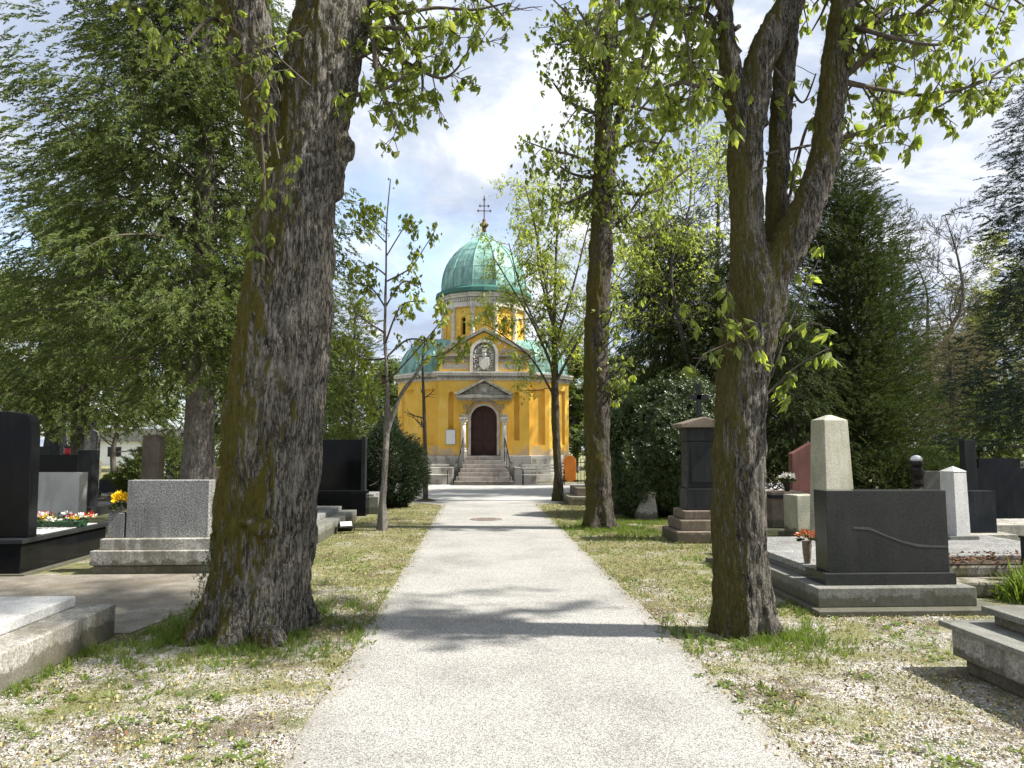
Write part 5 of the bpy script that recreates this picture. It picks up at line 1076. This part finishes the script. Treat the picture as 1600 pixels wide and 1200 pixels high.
conifer('larch_tree', 'second wispy larch behind the big blue black headstone', G0(1560, 22), 3.6, 1.7, .5, 90, .1, LTH, BARKF, (.25, .45), SPT, .4, 34, lambda u: (1-u)**.5, .5, 15, GC, spread=.2)
conifer('spruce_tree', 'dark blue green spruce reaching in from the right edge', G0(1668, 13.5), 9.2, 2.25, 1.6, 130, .14, LSP, BARKF, (.16, .28), SPN+SPT, .35, 120, lambda u: (1-u)**.85, .15, 12, GC, spread=.13, hang=.15)
conifer('pine_tree', 'sparse tall brown pine rising between the middle and right trunks', G0(1122, 32), 16, 2.0, 5.5, 90, .24, LDK, BARKF, (.25, .5), SPT, .4, 22, lambda u: .55+.45*math.sin(u*3.1), .2, 13, GC, spread=.22)
conifer('pine_tree', 'sparse pine crown seen above the dark yew', G0(1030, 36), 13, 2.4, 5.0, 80, .22, LTH, BARKF, (.3, .55), SPT, .4, 22, lambda u: .5+.5*math.sin(u*3.1), .2, 14, GC, spread=.22)

# clipped/dense shrubs
def shrub(name, label, cat, loc, rx, ry, h, n, lm, tpl, size, seed, group=None, lumps=8, flat=False):
    t = thing(name, label, cat, loc, 0, group); r = np.random.default_rng(seed)
    D = r.normal(size=(n, 3)); D /= np.linalg.norm(D, axis=1, keepdims=True); D[:, 2] = D[:, 2]*.5+.45
    nn = fbm(D*2.2+seed, 3, seed); rr = (.62+.62*nn)*r.uniform(.72, 1.03, n)
    P = np.stack([D[:, 0]*rx*rr*1.15, D[:, 1]*ry*rr*1.15, h*np.clip((D[:, 2]+.05)*1.02, 0, 1)*(.6+.6*nn)*r.uniform(.82, 1, n)], 1)
    DD = D*[1, 1, .6]+r.normal(size=(n, 3))*.45; V, Fc = scatter(tpl, P, DD, r.random(n)*6.28, r.uniform(*size, n), r); obj('foliage', mesh_np('f', V, Fc), lm, t)
    G = Grower(seed)
    for k in range(7): G.branch((r.normal()*.1, r.normal()*.1, 0), (r.normal()*.4*rx, r.normal()*.4*ry, h), h*.75, .03, 1, kids=3)
    G.wood('stem', TWIG, t, 4, world=False); return t
s1 = shrub('yew_bush', 'dense dark yew bush between the young chestnut and the sapling', 'bush', G0(612, 20.3), .85, .9, 2.45, 9000, LYEW, SPT, (.10, .2), 1)
shrub('ivy_thicket', 'tall tumbling mass of dark glossy ivy beyond the middle trunk', 'ivy', G0(1050, 17.4), 1.65, 1.2, 3.6, 36000, LIVY, ROS, (.05, .10), 2)
shrub('ivy_thicket', 'lower ivy clump hanging around the plaster pedestal', 'ivy', G0(992, 16.9), .55, .6, 2.3, 7000, LIVY, ROS, (.05, .10), 3)
shrub('bush', 'light green bush low behind the middle trunk in the sun', 'bush', G0(985, 31), 1.5, 1, 1.9, 2500, LTH, ROS, (.12, .22), 4)
shrub('bush', 'dark bush at the foot of the far right cypresses', 'bush', G0(1400, 19), 1.6, 1, 1.6, 5000, LDK, SPT, (.15, .3), 5)
shrub('bush', 'sunlit green bush behind the grave lantern on the right', 'bush', G0(1470, 20.5), 1.3, 1, 1.7, 4000, LTH, SPT, (.15, .3), 6)
shrub('bush', 'green undergrowth behind the left graves under the huge cypress', 'bush', G0(290, 21), 1.6, 1, 1.9, 5000, LTH, SPT, (.15, .3), 7)
shrub('hedge', 'light green hedge left of the dark yew bush', 'hedge', G0(540, 23), 1.5, .8, 2.3, 6000, LTH, SPT, (.12, .25), 8)

# far deciduous & bare trees
def decid(name, label, loc, H, Rm, lm, n, size, seed, group, tpl=None, bare=False, trunk=.18, leafper=1, zc=.35, cat='tree'):
    t = thing(name, label, cat, loc, 0, group); G = Grower(seed); loc = Vector(loc); r = G.r
    q = [(loc.x+r.normal()*.03*H*k, loc.y, H*k*.92, trunk*(1-k)+.02) for k in np.linspace(0, 1, 7)]; q[0] = (loc.x, loc.y, -.1, trunk*1.2)
    bm = B(); sp = smooth_path(q, 20); tube(bm, [p[:3] for p in sp], [p[3] for p in sp], 8); obj('trunk', bm, BARKF, t, smooth=True, world=True)
    G.along(q, 2, n, Rm, zc, .98, (0, 0, .3), wander=.22, up=.25, kids=4 if not bare else 5, spread=.6, step=.35, kl=.5)
    G.wood('limbs', BARKF if bare else TWIG, t, 4, .009 if bare else .008)
    if not bare: G.leaves('crown', tpl or ROS, lm, t, size, leafper, .25)
    return t
GF = 'far trees beyond the graves'
decid('bare_tree', 'leafless tree with thin upright twigs above the broad dark cypress', G0(1385, 36), 15.8, 2.6, None, 40, 0, 1, 'bare trees on the right', bare=True)
decid('bare_tree', 'leafless tall twin stemmed tree against the cloud on the right', G0(1500, 34), 14, 2.0, None, 44, 0, 2, 'bare trees on the right', bare=True)
decid('bare_tree', 'leaning leafless tree just left of the twin stemmed one', G0(1462, 37), 12.8, 2.8, None, 36, 0, 3, 'bare trees on the right', bare=True)
farL = [(1575, 42, 12.0, 3.4, 'pale green spring tree beside the spruce at the far right'), (1530, 48, 10.5, 3.6, 'pale green spring tree behind the larch'), (900, 48, 8.2, 1.9, 'light green tree just beyond the right corner of the chapel'), (955, 55, 8.0, 3.0, 'light green tree glimpsed behind the middle trunk'), (40, 40, 9.5, 3.6, 'pale sunlit tree behind the leftmost graves'), (-60, 45, 11, 4.0, 'pale spring tree beyond the left picture edge conifer'), (180, 50, 9, 4, 'pale spring tree far behind the slender stele'), (590, 45, 6.4, 2.2, 'round green tree far behind the yew bush left of the chapel'), (500, 52, 9, 3.4, 'green tree far behind the wide black headstone'), (330, 55, 10, 4, 'green tree far behind the pale cypress trunk'), (1200, 50, 9, 3.5, 'green tree far behind the right chestnut'), (1340, 55, 9, 4, 'green tree far behind the grey obelisk'), (1640, 50, 12, 4.5, 'tall pale tree behind the spruce'), (1040, 60, 8, 4, 'distant green tree behind the ivy thicket'), (720, 62, 5.2, 3, 'low distant tree hidden mostly by the chapel'), (1440, 60, 8, 4.5, 'distant pale tree between the cypress and larch')]
decid('spring_tree', 'leafy yellow green tree between the middle and right chestnut trunks', G0(1075, 25), 13, 2.3, LMP, 26, .17, 61, None, tpl=MPT, trunk=.10, leafper=2, zc=.45)
for i, (px, Y, H, Rm, lab) in enumerate(farL): decid('spring_tree', lab, G0(px, Y), H, Rm, LFAR if i not in (2, 3, 7, 8) else LTH, 26, .30, 20+i, GF, leafper=3, zc=.15)

# ------------------------------------------------------------------ ground cover
def verge_points(n, x0, x1, y0, y1, pw=1.6):
    y = y0+(y1-y0)*rng.random(n)**pw; x = rng.uniform(x0, x1, n); return np.stack([x, y, np.zeros(n)], 1)
def blocked(P):
    x, y = P[:, 0], P[:, 1]
    b = (np.abs(x-.335) < 1.30-np.abs(rng.normal(size=len(x)))*.06) & (y < 21.9)
    for a in ((-5.3, -3.08, 0, 6.48), (3.38, 6, 0, 5.52), (3.2, 5.15, 7.15, 10.8), (-5, -3.3, 9.45, 10.3), (-8, -5.6, 9.3, 11.6), (-4.6, -2.66, 12.4, 16.5), (-12, -2.9, 6.6, 9.5), (-4.4, -2.4, 17.4, 20.2), (4.9, 7.4, 8, 10.8)): b |= (x > a[0]) & (x < a[1]) & (y > a[2]) & (y < a[3])
    return b | (y > 21.7)
def cover(name, tpl, m, P, size, tilt=.25, z=0.0, label=None, cat=None):
    n = len(P); D = rng.normal(size=(n, 3))*tilt+np.array([0, 0, 1.]); P = P.copy(); P[:, 2] += z
    V, Fc = scatter(tpl, P, D, rng.random(n)*6.28, rng.uniform(size[0], size[1], n), rng); o = obj(name, mesh_np(name, V, Fc), m, kind='stuff'); o['label'] = label; o['category'] = cat; return o
# pebbles
oc = bmesh.new(); bmesh.ops.create_icosphere(oc, subdivisions=1, radius=1); pv = np.array([v.co[:] for v in oc.verts]); pf = np.array([[v.index for v in f.verts] for f in oc.faces]); oc.free()
PEB = []
for k in range(3): PEB.append((pv*(1+rng.normal(size=(len(pv), 1))*.18)*[1, .75, .5], pf))
def pebm():
    m, nt, b = mat('gravel_pebbles', .85, .25); g = nd(nt, 'NewGeometry')
    nt.links.new(ramp(nt, g.outputs['Random Per Island'], [(0, (.13, .11, .09)), (.3, (.30, .27, .23)), (.6, (.48, .45, .40)), (1, (.70, .68, .63))]), b.inputs['Base Color']); return m
P = verge_points(60000, -4.2, 4.6, 1.9, 9, 1.5); k = fbm(P*1.7+3, 5, 9); P = P[(~blocked(P)) & (k > .49)]
V, Fc = scatter(PEB, P+[0, 0, .002], rng.normal(size=(len(P), 3))*.25+[0, 0, 1.], rng.random(len(P))*6.28, rng.uniform(.004, .010, len(P)), rng)
o = obj('gravel', mesh_np('gravel', V, Fc), pebm(), kind='stuff'); o['label'] = 'loose pale gravel scattered over the verges'; o['category'] = 'gravel'
P = verge_points(110000, -4.5, 5, 1.9, 21, 1.2); k = fbm(P*1.3+20, 5, 19); P = P[(~blocked(P)) & (k > .40)]
cover('fallen_bud_litter', [LEAF1], LIT, P, (.012, .035), 2.0, .01, 'yellowish fallen buds and bits of leaf over the verges', 'litter')
P = verge_points(9000, -4.5, 5.5, 1.9, 20, 1.4); k = fbm(P*1.1+40, 5, 29); P = P[(~blocked(P)) & (k > .52)]
cover('dead_leaves', [LEAF1], LITB, P, (.015, .035), 1.6, .012, 'brown dead leaves lying on the verges', 'litter')
P = verge_points(46000, -4.5, 5, 1.9, 20, 1.2); k = fbm(P*1.2+60, 5, 39); P = P[(~blocked(P)) & (k > .50)]
cover('short_grass', TUFT, GRD, P, (.02, .055), .3, 0, 'thin dull grass growing through the gravel', 'grass')
# fresh grass at trunk feet, by kerbs and in the sunny patch
def ringpts(c, r0, r1, n): a = rng.random(n)*6.28; r = r0+(r1-r0)*rng.random(n)**1.5; return np.stack([c[0]+np.cos(a)*r, c[1]+np.sin(a)*r, np.zeros(n)], 1)
bl, brr = gnd(396, 985), gnd(1165, 990); bmid = gnd(936, 826)
Pg = [ringpts(bl, .42, 1.25, 2400), ringpts(brr, .22, .95, 1200), ringpts(bl+Vector((-.5, -.25, 0)), .1, .7, 900), ringpts(brr+Vector((.25, -.1, 0)), .05, .4, 400), ringpts(bmid, .25, .7, 900)]
c = gnd(1000, 825); Pg.append(np.stack([rng.normal(c.x, .75, 5000), rng.normal(c.y, 1.1, 5000), np.zeros(5000)], 1))
c = gnd(1565, 860); Pg.append(np.stack([rng.normal(c.x+.2, .5, 1500), rng.normal(11.4, .5, 1500), np.zeros(1500)], 1))
Pg.append(np.stack([rng.normal(-3.03, .05, 500), rng.uniform(2.5, 6.5, 500), np.zeros(500)], 1)); Pg.append(np.stack([rng.normal(3.2, .06, 500), rng.uniform(7, 10.7, 500), np.zeros(500)], 1))
P = np.concatenate(Pg); k = fbm(P*2.5, 4, 77); P = P[(~blocked(P)) & (k > .42)]
cover('grass', TUFT, GRS, P, (.04, .11), .35, 0, 'fresh green grass around the trunks and in the sunny patch', 'grass')
P = verge_points(3600, -3, 4, 2, 12, 1.3); k = fbm(P*1.6+11, 4, 88); P = P[(~blocked(P)) & (k > .50)]
cover('weeds', ROS, GRS, P, (.03, .08), .3, .004, 'small broad leaved weeds in the gravel', 'weeds')
iv = thing('ivy', 'small strand of ivy climbing the left foot of the massive old chestnut', 'ivy', (bl.x-.55, bl.y, 0))
n = 260; z = rng.uniform(.05, 1.1, n); P = np.stack([.05+.26*np.clip(z-.1, 0, 1)+rng.normal(size=n)*.03, -.05+rng.normal(size=n)*.10, z], 1)
V, Fc = scatter(ROS, P, rng.normal(size=(n, 3))*.4+[-1., -.4, .1], rng.random(n)*6.28, rng.uniform(.02, .045, n), rng); obj('leaves', mesh_np('iv', V, Fc), LIVY, iv)
bm = B(); tube(bm, [(.08, -.05, 0), (.15, -.06, .4), (.24, -.02, .8), (.30, -.05, 1.1)], .006, 5); obj('stem', bm, TWIG, iv)
t = thing('grass_clump', 'tall bright grass clump beside the black post at the right edge', 'grass', (X(1590, 7.6), 7.6, 0))
P = rng.normal(size=(60, 3))*[.12, .12, 0]; V, Fc = scatter(TUFT, P, rng.normal(size=(60, 3))*.35+[0, 0, 1], rng.random(60)*6.28, rng.uniform(.25, .5, 60), rng); obj('blades', mesh_np('bl', V, Fc), GRS, t)
